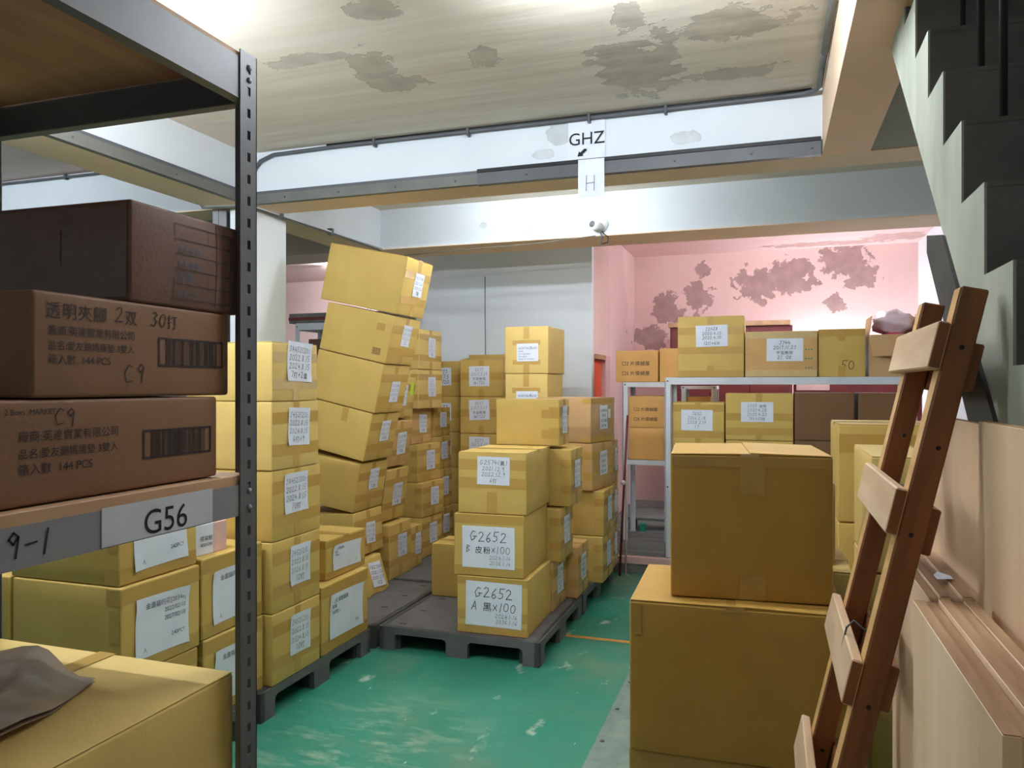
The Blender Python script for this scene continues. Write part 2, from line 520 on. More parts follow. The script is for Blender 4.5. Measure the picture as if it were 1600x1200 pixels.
class Carton:
    """a closed cardboard box: Empty at its base > body, flap, tape, paper_label (> writing)"""
    def __init__(s, label, lo, hi, card='kraft', yaw=0, tilt=0, pitch=0, name='cardboard_box', group=None, bulge=0.004, pivot=None, seed=None, cat='box'):
        s.rng = random.Random(seed if seed is not None else hash(label) % 9999 if False else sum(ord(c) * (i + 1) for i, c in enumerate(label)))
        s.h = Vector(((hi[i] - lo[i]) / 2) for i in range(3))
        c = Vector(((hi[i] + lo[i]) / 2) for i in range(3))
        R = Matrix.Rotation(math.radians(yaw), 3, 'Z') @ Matrix.Rotation(math.radians(tilt), 3, 'Y') @ Matrix.Rotation(math.radians(pitch), 3, 'X')
        pv = Vector(pivot) if pivot else Vector((c.x, c.y, lo[2]))
        base = pv + R @ (Vector((c.x, c.y, lo[2])) - pv)
        s.e = thing(name, label, cat, base, R.to_euler(), group)
        s.card = 'card_' + card
        s.bulge = {f: bulge * s.rng.uniform(-.3, 1.0) for f in AX}
        s.bulge['-Z'] = 0
        s.bulge['+Z'] = 0
        s.ph = {f: (s.rng.uniform(0, 6), s.rng.uniform(0, 6)) for f in AX}
        s.body()

    def S(s, f, a, b, off=0.0):
        A, B, N = (Vector(v) for v in AX[f])
        ha, hb, hn = (abs(v.dot(s.h)) for v in (A, B, N))
        k = max(0, 1 - (a / ha) ** 2) * max(0, 1 - (b / hb) ** 2)
        p0, p1 = s.ph[f]
        d = s.bulge[f] * k * (1 + .5 * math.sin(a / ha * 2.3 + p0) * math.cos(b / hb * 2.1 + p1))
        return A * a + B * b + N * (hn + d + off) + Vector((0, 0, s.h.z))

    def body(s):
        r = min(.007, min(s.h) * .2)
        vs, fs, idx = [], [], {}
        inner = s.h - Vector((r, r, r))
        cr = {}
        def lst(h):
            return [-h, -h + r * .5, -h + r] + [(-1 + 2 * i / 5) * (h - r) for i in range(1, 5)] + [h - r, h - r * .5, h]
        for f, (A, B, N) in AX.items():
            A, B, N = Vector(A), Vector(B), Vector(N)
            ha, hb, hn = (abs(v.dot(s.h)) for v in (A, B, N))
            la, lb = lst(ha), lst(hb)
            g = []
            for b in lb:
                row = []
                for a in la:
                    p = A * a + B * b + N * hn
                    key = tuple(round(v, 5) for v in p)
                    if key not in idx:
                        q = Vector(max(-inner[i], min(inner[i], p[i])) for i in range(3))
                        d = p - q
                        pp = q + d.normalized() * r
                        if abs(a) < ha - 1e-6 and abs(b) < hb - 1e-6:
                            sp = s.S(f, a, b) - Vector((0, 0, s.h.z)) - (A * a + B * b + N * hn)
                            pp = pp + sp
                        idx[key] = len(vs)
                        vs.append(pp + Vector((0, 0, s.h.z)))
                    row.append(idx[key])
                g.append(row)
            for j in range(len(lb) - 1):
                for i in range(len(la) - 1):
                    fs.append((g[j][i], g[j][i + 1], g[j + 1][i + 1], g[j + 1][i]))
        s.b = mesh_obj('body', vs, fs, s.card, s.e, True)

    def patch(s, f, a0, a1, b0, b1, off, na=6, nb=4, V=None, F=None, curl=0, skew=0):
        V = [] if V is None else V
        F = [] if F is None else F
        base = len(V)
        for j in range(nb + 1):
            for i in range(na + 1):
                u, w = i / na, j / nb
                o = off
                if curl:
                    o += curl * (abs(u - .5) * 2) ** 4 * (abs(w - .5) * 2) ** 2 * s.rng.uniform(.2, 1)
                a, b = a0 + (a1 - a0) * u, b0 + (b1 - b0) * w
                if skew:
                    ca, cb = (a0 + a1) / 2, (b0 + b1) / 2
                    a, b = ca + (a - ca) - (b - cb) * skew, cb + (b - cb) + (a - ca) * skew
                V.append(s.S(f, a, b, o))
        for j in range(nb):
            for i in range(na):
                p = base + j * (na + 1) + i
                F.append((p, p + 1, p + na + 2, p + na + 1))
        return V, F

    def dims(s, f):
        A, B, N = (Vector(v) for v in AX[f])
        return abs(A.dot(s.h)), abs(B.dot(s.h))

    def band(s, f, b0, b1, m='tape', wrap=.07, a0=None, a1=None):
        ha, hb = s.dims(f)
        b0, b1 = max(b0, -hb + .004), min(b1, hb - .004)
        V, F = s.patch(f, -ha + .004 if a0 is None else a0, ha - .004 if a1 is None else a1, b0, b1, .0011)
        nb = {'+X': ('-Y', 1), '-Y': ('+X', -1), '-X': ('-Y', -1)}.get(f)
        if nb and wrap and a0 is None:
            h2, _ = s.dims(nb[0])
            x0, x1 = (h2 - wrap, h2 - .004) if nb[1] > 0 else (-h2 + .004, -h2 + wrap)
            s.patch(nb[0], x0, x1, b0, b1, .0011, V=V, F=F)
        return mesh_obj('tape', V, F, m, s.e, True)

    def strip(s, f, a0, a1, b0, b1, m='tape', off=.0016):
        V, F = s.patch(f, a0, a1, b0, b1, off)
        return mesh_obj('tape', V, F, m, s.e, True)

    def htape(s, f, m='tape', bands=(.55, -.35), w=None, vert=True, wrap=.07):
        """carton sealing tape on an end: bands round it and short tails of the seam tape"""
        ha, hb = s.dims(f)
        w = w or min(.06, hb * .34)
        for k in bands:
            s.band(f, k * hb - w / 2, k * hb + w / 2, m, wrap)
        if vert:
            t = min(.025, ha * .2)
            s.strip(f, -t, t, hb - min(.11, hb * .5), hb - .003, m)
            s.strip(f, -t, t, -hb + .003, -hb + min(.10, hb * .45), m)
        return s

    def paper(s, f, w, h, lines, ca=0, cb=0, hand=True, ink='ink', pen=.1, m='paper', skew=None, curl=.004, align='c', fill=.86, write=True):
        skew = s.rng.uniform(-.04, .04) if skew is None else skew
        V, F = s.patch(f, ca - w / 2, ca + w / 2, cb - h / 2, cb + h / 2, .0026, 6, 6, curl=curl, skew=skew)
        p = mesh_obj('paper_label', V, F, m, s.e, True)
        if write and lines:
            v2, f2 = layout(lines, w, h, hand, pen, align, fill, s.rng)
            if v2:
                vs = [s.S(f, ca + x - y * skew, cb + y + x * skew, .0038) for x, y in v2]
                mesh_obj('writing', vs, f2, ink, p)
        return p

    def printing(s, f, lines, w, h, ca, cb, hand=False, ink='ink_brown', pen=.1, align='l', name='print', fill=1.0, off=.0012):
        v2, f2 = layout(lines, w, h, hand, pen, align, fill, s.rng)
        return mesh_obj(name, [s.S(f, ca + x, cb + y, off) for x, y in v2], f2, ink, s.e)

    def barcode(s, f, w, h, ca, cb):
        t = .0045
        vs, fs = [], []
        def q(x0, x1, y0, y1):
            b = len(vs)
            for x, y in ((x0, y0), (x1, y0), (x1, y1), (x0, y1)):
                vs.append(s.S(f, ca + x, cb + y, .0014))
            fs.append((b, b + 1, b + 2, b + 3))
        q(-w / 2, w / 2, h / 2 - t, h / 2); q(-w / 2, w / 2, -h / 2, -h / 2 + t)
        q(-w / 2, -w / 2 + t, -h / 2, h / 2); q(w / 2 - t, w / 2, -h / 2, h / 2)
        x = -w / 2 + w * .11
        while x < w / 2 * .8:
            d = s.rng.choice((.0015, .0015, .003, .0045))
            q(x, x + d, -h / 2 + t, h / 2 - t)
            x += d + s.rng.choice((.0015, .002, .003, .004))
        return mesh_obj('barcode', vs, fs, 'ink_brown', s.e)

    def flaps(s, along='X', m='tape_clear', gap=.003, tape=True, lift=0.0, tail=None):
        """two closed top flaps with the seam between them, taped"""
        hx, hy, z = s.h.x - .002, s.h.y - .002, s.h.z * 2
        t = .004
        for k in (-1, 1):
            bm = bmesh.new()
            if along == 'X':
                lo, hi = (-hx, min(k * gap / 2, k * hy), z), (hx, max(k * gap / 2, k * hy), z + t)
            else:
                lo, hi = (min(k * gap / 2, k * hx), -hy, z), (max(k * gap / 2, k * hx), hy, z + t)
            add_box(bm, lo, hi, .0012)
            for v in bm.verts:
                d = abs(v.co.y / hy) if along == 'X' else abs(v.co.x / hx)
                if v.co.z > z:
                    v.co.z += lift * (1 - d) * (1 if k > 0 else .5)
            bm_obj('flap', bm, s.card, s.e)
        if tape:
            w = .027
            V = []
            if along == 'X':
                V = [(-hx - .004, -w, z - .012), (-hx - .004, w, z - .012), (-hx - .003, -w, z + t + .002), (-hx - .003, w, z + t + .002), (hx + .003, -w, z + t + .002), (hx + .003, w, z + t + .002), (hx + .0035, -w, z - .012), (hx + .0035, w, z - .012)]
            else:
                V = [(w, -hy - .0035, z - .012), (-w, -hy - .0035, z - .012), (w, -hy - .003, z + t + .002), (-w, -hy - .003, z + t + .002), (w, hy + .003, z + t + .002), (-w, hy + .003, z + t + .002), (w, hy + .0035, z - .012), (-w, hy + .0035, z - .012)]
            mesh_obj('seam_tape', V, [(0, 1, 3, 2), (2, 3, 5, 4), (4, 5, 7, 6)], m, s.e)
        return s

# ---------------------------------------------------------------- the room
CZ = 3.15
struct(box('floor', (-9, -3, -.12), (1.6, 9.85, 0), 'floor_green'), 'worn green painted concrete floor of the storeroom')
struct(box('floor_plate', (-.75, -1.0, 0), (.2, 4.70, .004), 'plate_grey'), 'grey-green ribbed steel plate covering the floor beside the big boxes')
struct(box('floor_marking', (-1.26, 4.755, 0), (.5, 4.795, .002), 'orange_line'), 'thin worn orange line across the green floor')
for k in range(9):
    yk = 1.6 + k * .36
    bm = bmesh.new()
    bmesh.ops.create_cone(bm, cap_ends=True, segments=10, radius1=.012, radius2=.008, depth=.006)
    o = bm_obj('bolt', bm, 'steel_dark', bpy.data.objects['floor_plate'], True, (-.72, yk, .006))

# raised alcove floor: slab, timber nosing, planks
plat = struct(box('floor_platform', (-1.665, 6.58, 0), (1.6, 9.85, .115), 'concrete'), 'raised grey floor of the pink alcove, one step up')
box('nosing', (-1.665, 6.53, .085), (1.6, 6.60, .14), 'pink_frame', plat)
box('step_face', (-1.665, 6.545, 0), (1.6, 6.579, .084), 'concrete', plat)
y = 6.603
kp = 0
while y < 9.8:
    w = .135
    box('plank', (-1.66, y, .115), (1.6, min(y + w - .004, 9.84), .139 + (kp % 3) * .0012), 'grey_plank', plat, .002)
    y += w
    kp += 1

struct(box('wall_left', (-9.1, -3, 0), (-9, 9.85, 3.3), 'plaster_white'))
struct(box('wall_near', (-9, -3.1, 0), (1.6, -3, 3.3), 'plaster_white'))
struct(box('wall_right', (1.6, -3, 0), (1.7, 9.85, 3.4), 'plaster_white'))
struct(box('wall_back', (-9.1, 9.85, 0), (1.7, 9.95, 3.4), 'pink_plaster'), 'pink back wall with large patches of flaked paint')
struct(box('wall_white', (-4.0, 7.38, 0), (-1.665, 7.46, CZ), 'plaster_white'), 'white partition wall behind the box stacks')
sw = struct(box('wall_alcove', (-1.80, 8.18, 0), (-1.665, 9.85, 3.3), 'pink_plaster'), 'pink side wall of the alcove with a low doorway')
box('lintel', (-1.80, 7.462, 1.92), (-1.666, 8.178, 3.3), 'pink_plaster', sw)
struct(box('ceiling_left', (-9, -3, CZ), (-3.45, 7.38, CZ + .15), 'left_bay'), 'dull pinkish ceiling of the far left bay')
struct(box('ceiling', (-3.45, -3, CZ), (1.6, 7.38, CZ + .15), 'ceiling_plaster'), 'stained beige ceiling with flaked paint')
struct(box('ceiling_bay', (-9, 7.38, CZ), (-1.80, 9.85, CZ + .15), 'pink_ceiling'))
struct(box('ceiling_alcove', (-1.80, 6.5, 3.25), (1.6, 9.85, 3.4), 'pink_ceiling'), 'pink alcove ceiling with peeling paint')
dr = thing('door_1', 'low doorway with pale pink frame and orange door in the alcove wall', 'door', (-1.72, 7.82, .14))
dr['kind'] = 'structure'
del dr['category']
DO = (-1.72, 7.82, .14)
box('leaf', (-1.73, 7.505, .14), (-1.69, 7.94, 1.86), 'orange_paint', dr, .003, DO)
box('jamb', (-1.80, 7.462, .14), (-1.667, 7.50, 1.92), 'pink_frame', dr, .003, DO)
box('jamb', (-1.80, 7.95, .14), (-1.645, 8.178, 1.92), 'pink_frame', dr, .003, DO)
box('head', (-1.80, 7.502, 1.87), (-1.64, 7.948, 1.919), 'shelf_ply', dr, .003, DO)

# beams, their beige undersides and the column
def beam(name, lo, hi, soff, label, face='beam_white'):
    b = struct(box(name, lo, hi, face), label)
    box('soffit', (lo[0], lo[1], lo[2] - .008), (hi[0], hi[1], lo[2] - .0005), soff, b)
    return b
beam('beam_cross', (-9, 4.30, 2.808), (1.6, 4.56, CZ), 'plaster_beige', 'white ceiling cross beam carrying the GHZ sign')
beam('beam_far_left', (-9, 6.05, 2.808), (-3.6, 6.50, CZ), 'left_bay', 'far beam in the left bay, shade painted into its pinkish face', 'left_bay')  # left stretch of the far beam, its shadow put into the colour
beam('beam_far', (-3.6, 6.05, 2.808), (1.6, 6.50, 3.30), 'plaster_beige', 'white far ceiling beam above the pink alcove')
beam('beam_left', (-3.60, -3, 2.808), (-3.31, 4.30, CZ), 'plaster_beige', 'long white ceiling beam above the left shelving')
beam('beam_left_far', (-3.60, 4.56, 2.808), (-3.27, 6.05, CZ), 'plaster_beige', 'white ceiling beam running between the two cross beams')
beam('beam_right', (.252, -3, 2.808), (.48, 4.30, CZ), 'plaster_peach', 'peach ceiling beam beside the concrete stair', 'plaster_beige')
struct(box('column', (-3.47, 4.31, 0), (-3.30, 4.71, 2.80), 'plaster_white', bevel=.006), 'white square column behind the left box stack')
sp = thing('steel_post', 'grey steel post standing against the white column', 'post', (-3.55, 4.36, 0))
box('web', (-.010, -.05, 0), (.010, .05, 2.79), 'steel_grey', sp)
box('flange', (-.055, -.055, 0), (-.010, -.045, 2.79), 'steel_grey', sp)
box('flange', (.010, -.055, 0), (.055, -.045, 2.79), 'steel_grey', sp)
box('flange', (-.055, .045, 0), (.055, .055, 2.79), 'steel_grey', sp)
# metal channels along the beams
t1 = struct(box('trim_1', (-3.27, 4.262, 2.80), (-1.62, 4.299, 2.862), 'trim_grey'), 'grey metal channel along the foot of the cross beam')
box('lip', (-3.27, 4.268, 2.864), (-1.62, 4.299, 2.882), 'steel_dark', t1)
box('trim_section', (-1.655, 4.256, 2.795), (.244, 4.2985, 2.864), 'steel_dark', t1)
box('lip', (-1.655, 4.252, 2.866), (.244, 4.2985, 2.886), 'black', t1)
for xk in (-3.0, -2.6, -2.2, -1.8, -1.35, -.5, -.1, .2):
    bm = bmesh.new()
    bmesh.ops.create_cone(bm, cap_ends=True, segments=8, radius1=.007, radius2=.005, depth=.006)
    bm_obj('screw', bm, 'steel_dark', t1, False, (xk, 4.258 if xk < -1.6 else 4.252, 2.83), (PI / 2, 0, 0))
t2 = struct(box('trim_2', (-3.309, -2.5, 2.80), (-3.270, 4.262, 2.862), 'trim_grey'), 'grey metal channel along the foot of the left beam')
box('lip', (-3.309, -2.5, 2.864), (-3.275, 4.262, 2.882), 'steel_dark', t2)
for yk in (1.5, 2.2, 2.9, 3.6):
    bm = bmesh.new()
    bmesh.ops.create_cone(bm, cap_ends=True, segments=8, radius1=.007, radius2=.005, depth=.006)
    bm_obj('screw', bm, 'steel_dark', t2, False, (-3.267, yk, 2.83), (0, PI / 2, 0))

# conduit round the beam
cd = thing('conduit_pipe', 'grey electrical conduit running along the top of the cross beam', 'pipe', (-3.28, 4.27, 2.88))
pts = [(-3.285, 4.28, 2.85), (-3.285, 4.28, 2.93), (-3.262, 4.28, 3.02), (-3.20, 4.28, 3.085), (-3.10, 4.28, 3.118), (-2.6, 4.28, 3.126), (-1.4, 4.28, 3.124), (.05, 4.28, 3.122), (.16, 4.275, 3.122), (.215, 4.25, 3.122), (.232, 4.19, 3.122)]
off = Vector((-3.28, 4.27, 2.88))
tube('pipe', [Vector(p) - off for p in pts], .013, 'steel_dark', cd)
tube('pipe', [Vector(p) - off for p in ((.232, 4.19, 3.122), (.232, 3.78, 3.122))], .0135, 'steel_dark', cd)
tube('pipe', [Vector(p) - off for p in ((.232, 3.78, 3.122), (.232, 3.28, 3.122), (.225, 3.22, 3.15))], .016, 'trim_grey', cd)
tube('wire', [Vector(p) - off for p in ((-2.7, 4.285, 3.144), (-1.4, 4.285, 3.142), (0, 4.285, 3.140), (.2, 4.27, 3.14))], .006, 'black', cd, 6)
for xk in (-2.35, -1.72, -.98, -.55):
    bm = bmesh.new()
    add_box(bm, Vector((xk - .008, 4.258, 3.095)) - off, Vector((xk + .008, 4.299, 3.145)) - off, .003)
    bm_obj('clip', bm, 'steel_dark', cd)

# cables along the left far beam
cb = thing('cable_bundle', 'thin grey cables clipped along the lower edge of the left beam', 'cable', (-3.3, 4.3, 2.79))
for i, (dx, dz) in enumerate(((0, 0), (.018, .012), (-.014, .016))):
    tube('cable', [Vector((-.34 + dx, -.08, .04 + dz)), Vector((-.30 + dx, -.1, .0 + dz)), Vector((.0 + dx, -.03, dz)), Vector((.045 + dx, .35, dz - .012)), Vector((.045 + dx, 1.0, dz - .004 * i)), Vector((.045 + dx, 1.72, dz))], .007, ('trim_grey', 'steel_white', 'steel_dark')[i], cb, 6)
for yk in (.25, .9):
    box('clip', (.03, yk, -.015), (.07, yk + .03, .035), 'steel_dark', cb)
cl2 = thing('ceiling_cable', 'dark cable running along the ceiling edge of the far left bay', 'cable', (-5, 4.28, 3.13))
tube('cable', [(-1.5, 0, .0), (-.4, 0, 0), (.3, 0, -.002), (1.3, 0, 0)], .009, 'steel_dark', cl2, 6)
box('clip', (.1, -.012, -.02), (.12, .015, .015), 'steel_dark', cl2)

# signs on the beam
sg = thing('paper_sign', 'white paper sign reading GHZ with a small arrow on the beam', 'sign', (-1.0, 4.294, 2.89))
def sheet(name, w, h, m, parent, loc, thick=.0015, bend=.004, nx=6):
    vs, fs = [], []
    for s_ in (0, 1):
        for i in range(nx + 1):
            x = -w / 2 + w * i / nx
            d = bend * math.sin(PI * i / nx * 1.5)
            vs += [(x, -d - s_ * thick, 0), (x, -d * .4 - s_ * thick, h)]
    n = 2 * (nx + 1)
    for i in range(nx):
        a = 2 * i
        fs.append((a, a + 1, a + 3, a + 2)); fs.append((n + a, n + a + 2, n + a + 3, n + a + 1))
    return mesh_obj(name, vs, fs, m, parent, True, loc)
pg = sheet('sheet', .215, .225, 'paper', sg, (0, 0, .005), bend=.002)
v2, f2 = layout(['GHZ'], .222, .135, False, fill=.95)
mesh_obj('lettering', [(x, -.0062, y + .135) for x, y in v2], f2, 'ink_black', pg)
ar = [(-.052, .018), (-.042, .048), (-.035, .040), (-.012, .060), (.002, .058), (.004, .050), (-.022, .028), (-.016, .020)]
mesh_obj('arrow', [(x, -.0062, y) for x, y in ar], [tuple(range(8))[::-1]], 'ink_black', pg)
hs = thing('paper_sign', 'white paper strip with a pencilled H hanging below the beam', 'sign', (-.962, 4.246, 2.665))
pg = sheet('sheet', .150, .215, 'paper', hs, (0, 0, 0), bend=.003)
v2, f2 = layout(['H'], .13, .14, True, .035)
mesh_obj('lettering', [(x, -.0068, y + .085) for x, y in v2], f2, 'ink_grey', pg)

# little camera on the far beam and its lead
sc_ = thing('security_camera', 'small white round camera with dangling leads on the far beam', 'camera', (-1.31, 6.05, 2.87))
bm = bmesh.new(); bmesh.ops.create_cone(bm, cap_ends=True, segments=16, radius1=.05, radius2=.05, depth=.02)
bm_obj('mount', bm, 'white_plastic', sc_, True, (.03, -.012, .02), (PI / 2, 0, 0))
bm = bmesh.new(); bmesh.ops.create_cone(bm, cap_ends=True, segments=16, radius1=.042, radius2=.036, depth=.11)
hd = bm_obj('housing', bm, 'white_plastic', sc_, True, (-.005, -.09, -.005), (PI / 2 - .1, 0, -.3))
bm = bmesh.new(); bmesh.ops.create_cone(bm, cap_ends=True, segments=14, radius1=.028, radius2=.022, depth=.01)
bm_obj('lens', bm, 'steel_dark', hd, True, (0, 0, .056))
tube('lead', [(.02, -.03, -.01), (.05, -.05, -.06), (.085, -.04, -.09), (.08, -.03, -.13), (.04, -.03, -.14)], .004, 'black', sc_, 6)
tube('lead', [(.02, -.04, -.02), (.035, -.045, -.08), (.03, -.03, -.15)], .007, 'steel_dark', sc_, 6)
tube('lead', [(-.02, -.02, -.07), (-.5, -.015, -.10), (-1.2, -.01, -.045 - .07), (-1.85, -.01, -.07 - .07)], .0035, 'trim_grey', sc_, 6)
wl = tube('wall_wire', [(-2.78, 7.374, 2.72), (-2.78, 7.374, 2.3), (-2.775, 7.374, 1.9), (-2.78, 7.374, 1.3)], .004, 'trim_grey')
tag(wl, 'thin vertical wire on the white partition wall', 'wire')
hw = thing('hanging_wire', 'looped thin wire hanging in front of the pink wall', 'wire', (-5.2, 9.3, 3.12))
tube('wire', [(-.08, 0, 0), (-.07, 0, -.25), (-.01, 0, -.5), (0, 0, -.6), (.04, 0, -.45), (.10, 0, -.15), (.10, 0, 0)], .006, 'steel_dark', hw, 6)
box('knot', (-.04, -.02, -.09), (0, .02, -.06), 'steel_dark', hw)

# ---------------------------------------------------------------- lamps
def tube_lamp(label, loc, length, strength, rotz=0.0, col=(.88, .97, 1.06), wall=False, drop=0.0):
    t = thing('fluorescent_lamp', label, 'lamp', loc, (-PI / 2 if wall else 0, 0, rotz))
    box('housing', (-length / 2, -.02, .035), (length / 2, .02, .062), 'white_plastic', t, .006)
    for s_ in (-1, 1):
        box('socket', (s_ * (length / 2 - .012) - .012, -.018, -.02), (s_ * (length / 2 - .012) + .012, .018, .035), 'white_plastic', t, .004)
        if drop:
            tube('hanger', [(s_ * length * .3, 0, .06), (s_ * length * .3, 0, drop)], .004, 'steel_grey', t, 6)
    tube('tube', [(-length / 2 + .02, 0, 0), (0, 0, 0), (length / 2 - .02, 0, 0)], .016, emit_mat('tube_light', col, strength), t, 10)
    return t
tube_lamp('hanging fluorescent tube behind the top of the left shelving', (-2.62, 2.08, 2.76), 1.1, TUBE_MAIN, drop=.388)
tube_lamp('bare fluorescent tube on the ceiling above the aisle', (-.42, 2.62, 3.03), 1.1, TUBE_AISLE, drop=.118)
tube_lamp('added fill tube on the ceiling behind the viewer', (-.5, -1.3, 3.06), 1.2, FILL_BEHIND, drop=.088)  # unseen fill lamp, added to lift the dark risers and box fronts
tube_lamp('fluorescent tube on the ceiling between the two cross beams', (-1.6, 4.95, 2.96), 1.2, TUBE_BAY, drop=.188)
tube_lamp('fluorescent tube on the ceiling of the far left bay', (-5.2, 2.6, 3.06), 1.2, TUBE_SIDE, drop=.088)
tube_lamp('fluorescent tube on the ceiling by the far pink wall', (-4.8, 8.6, 3.08), 1.2, TUBE_SIDE * 2.2, drop=.068)
tube_lamp('added unseen fill tube on the pink alcove ceiling', (.1, 7.7, 3.12), 1.2, FILL_PINK, drop=.128)  # fill lamp added out of view to brighten the pink alcove
tube_lamp('fluorescent tube low on the pink wall behind the shelf boxes', (.75, 9.76, 1.92), 1.2, TUBE_WALL, wall=True)

# ---------------------------------------------------------------- concrete stair at the right
st = thing('staircase', 'concrete staircase with dark risers and pale plastered side rising on the right', 'staircase', (.4, 0, 0))
SO = (.4, 0, 0)
RUN, RISE, Y0, Z0 = .192, .1845, 1.55, 1.82
K0, K1 = -8, 7
prof = []
for k in range(K0, K1 + 1):
    prof += [(Y0 + RUN * k, Z0 + RISE * (k - 1)), (Y0 + RUN * k, Z0 + RISE * k)]
prof.append((Y0 + RUN * (K1 + 1), Z0 + RISE * K1))
sof = lambda yy: 1.805 + .94 * (yy - 1.947)
prof += [(Y0 + RUN * (K1 + 1), sof(Y0 + RUN * (K1 + 1))), (.02, 0.0), (Y0 + RUN * K0, 0)]
prof[0] = (prof[0][0], 0.0)
prism('side_face', prof, 'X', .400, .405, 'stair_side', st, SO)
for k in range(K0, K1 + 1):
    ya, zt = Y0 + RUN * k, Z0 + RISE * k
    zb = zt - RISE if k > K0 else 0
    # step: riser face with a slightly proud nosing
    prism('step', [(ya, zb), (ya, zt - .012), (ya - .003, zt - .010), (ya - .003, zt), (ya + RUN - .001, zt), (ya + RUN - .001, max(0, sof(ya + RUN) + .002)), (ya, max(0, sof(ya) + .002))],
          'X', .4052, 1.59, 'stair_dark', st, SO)
prism('support_beam', [(2.29, 2.0), (2.10, 1.965), (.14, .12), (.14, .0), (.22, 0), (2.29, 1.955)], 'X', .392, .46, 'bar_dark', st, SO)
for k in range(0, 7):
    tube('baluster', [(.084, Y0 + RUN * k + .012, Z0 + RISE * k), (.084, Y0 + RUN * k + .012, Z0 + RISE * k + .82)], .0085, 'black', st, 8)
tube('handrail', [(.084, Y0 - .03, Z0 + .81 - .03), (.084, Y0 + RUN * 6, Z0 + RISE * 6 + .81)], .014, 'black', st, 8)

# ---------------------------------------------------------------- plywood boards leaning by the stair
def board(label, x0, x1, y0, y1, z1, group='plywood boards by the stair', tilt=0, cap=None):
    t = thing('plywood_board', label, 'board', ((x0 + x1) / 2, (y0 + y1) / 2, 0), (0, math.radians(tilt), 0), group)
    hx, hy = (x1 - x0) / 2, (y1 - y0) / 2
    box('panel', (-hx, -hy, 0), (hx, hy, z1 - .0012), 'ply_face', t, .0012)
    box('top_edge', (-hx + .0008, -hy + .001, z1 - .0012), (hx - .0008, hy - .001, z1), 'ply_edge', t)
    return t
board('tall pale plywood board standing nearest at the right edge of the photo', .362, .380, .62, 1.616, 1.536)
board('tall plywood board standing behind the ladder, farther from the viewer', .377, .391, 1.66, 2.20, 1.528)
nm = ('outermost', 'second', 'middle', 'fourth', 'innermost')
for i in range(5):
    zz = (1.222, 1.216, 1.226, 1.221, 1.224)[i]
    x = .238 + i * .0205
    board('waist-high plywood board, %s of the near pack beside the ladder' % nm[i], x, x + .0185, .96 + .012 * (i % 2), 1.515 + .008 * ((i * 2) % 3), zz)
for i in range(5):
    zz = (1.196, 1.203, 1.198, 1.205, 1.2)[i]
    x = .284 + i * .0185
    board('waist-high plywood board, %s of the far pack behind the ladder' % nm[i], x, x + .0170, 1.62 + .01 * (i % 2), 2.10 - .012 * ((i * 2) % 3), zz)
pc = mesh_obj('paper_scrap', [(.320, 1.76, 1.2062), (.348, 1.75, 1.211), (.352, 1.80, 1.2065), (.330, 1.815, 1.210), (.319, 1.79, 1.2075)], [(0, 1, 2, 3, 4)], 'paper')
tag(pc, 'torn white paper scrap on the far pack of boards', 'paper')

# ---------------------------------------------------------------- wooden ladder
LAX = math.atan(.229)
ld = thing('wooden_ladder', 'rough brown wooden ladder with wide nailed rungs leaning towards the stair', 'ladder', (-.077, 1.6, 0), (0, LAX, 0))
H_ = 1.775 / math.cos(LAX)
for (ya, hh) in ((0.0, H_ + .01), (.385, H_ + .02)):
    bm = bmesh.new()
    add_box(bm, (0, ya, .012), (.046, ya + .055, hh), .003)
    r_ = bm_obj('rail', bm, 'ladder_wood', ld)
    box('lit_edge', (-.0012, ya + .003, .016), (.0006, ya + .052, hh - .003), 'ladder_lit', r_)  # lamp-side face of the rail painted paler, as lit wood
    for zk in (.75, 1.02, 1.36, 1.53, 1.72):
        bm = bmesh.new(); bmesh.ops.create_cone(bm, cap_ends=True, segments=9, radius1=.0045, radius2=.004, depth=.0016)
        bm_obj('nail', bm, 'ink_brown', r_, True, (.024 + .006 * math.sin(zk * 9), ya - .0012, zk), (PI / 2, 0, 0))
for i, zc in enumerate((.40, .73, 1.055, 1.395, 1.715)):
    bm = bmesh.new()
    add_box(bm, (-.0225, -.002, zc - .044), (-.0015, .50, zc + .046), .003)
    rg = bm_obj('rung', bm, 'rung_wood', ld)
    box('shaded_end', (-.021, -.0032, zc - .041), (-.003, -.0018, zc + .043), 'ladder_wood', rg)  # shade on the rung's near end painted as a darker face
for zc in (.73, 1.055, 1.37, 1.69):
    box('back_cleat', (.0475, .030, zc - .045), (.068, .43, zc + .045), 'ladder_wood', ld, .003)
wr = thing('wire_tie', 'twisted thin wire looped round a ladder rung', 'wire', (.10, 1.72, 1.02))
loop = [(-.004, .03, -.09), (-.006, .02, -.05), (.0, .0, .02), (.008, -.005, .062), (.022, -.005, .078), (.045, -.01, .060), (.062, -.02, .02)]
wr.location = (.142, 1.76, 1.03)
tube('wire', loop, .0022, 'steel_dark', wr, 6)

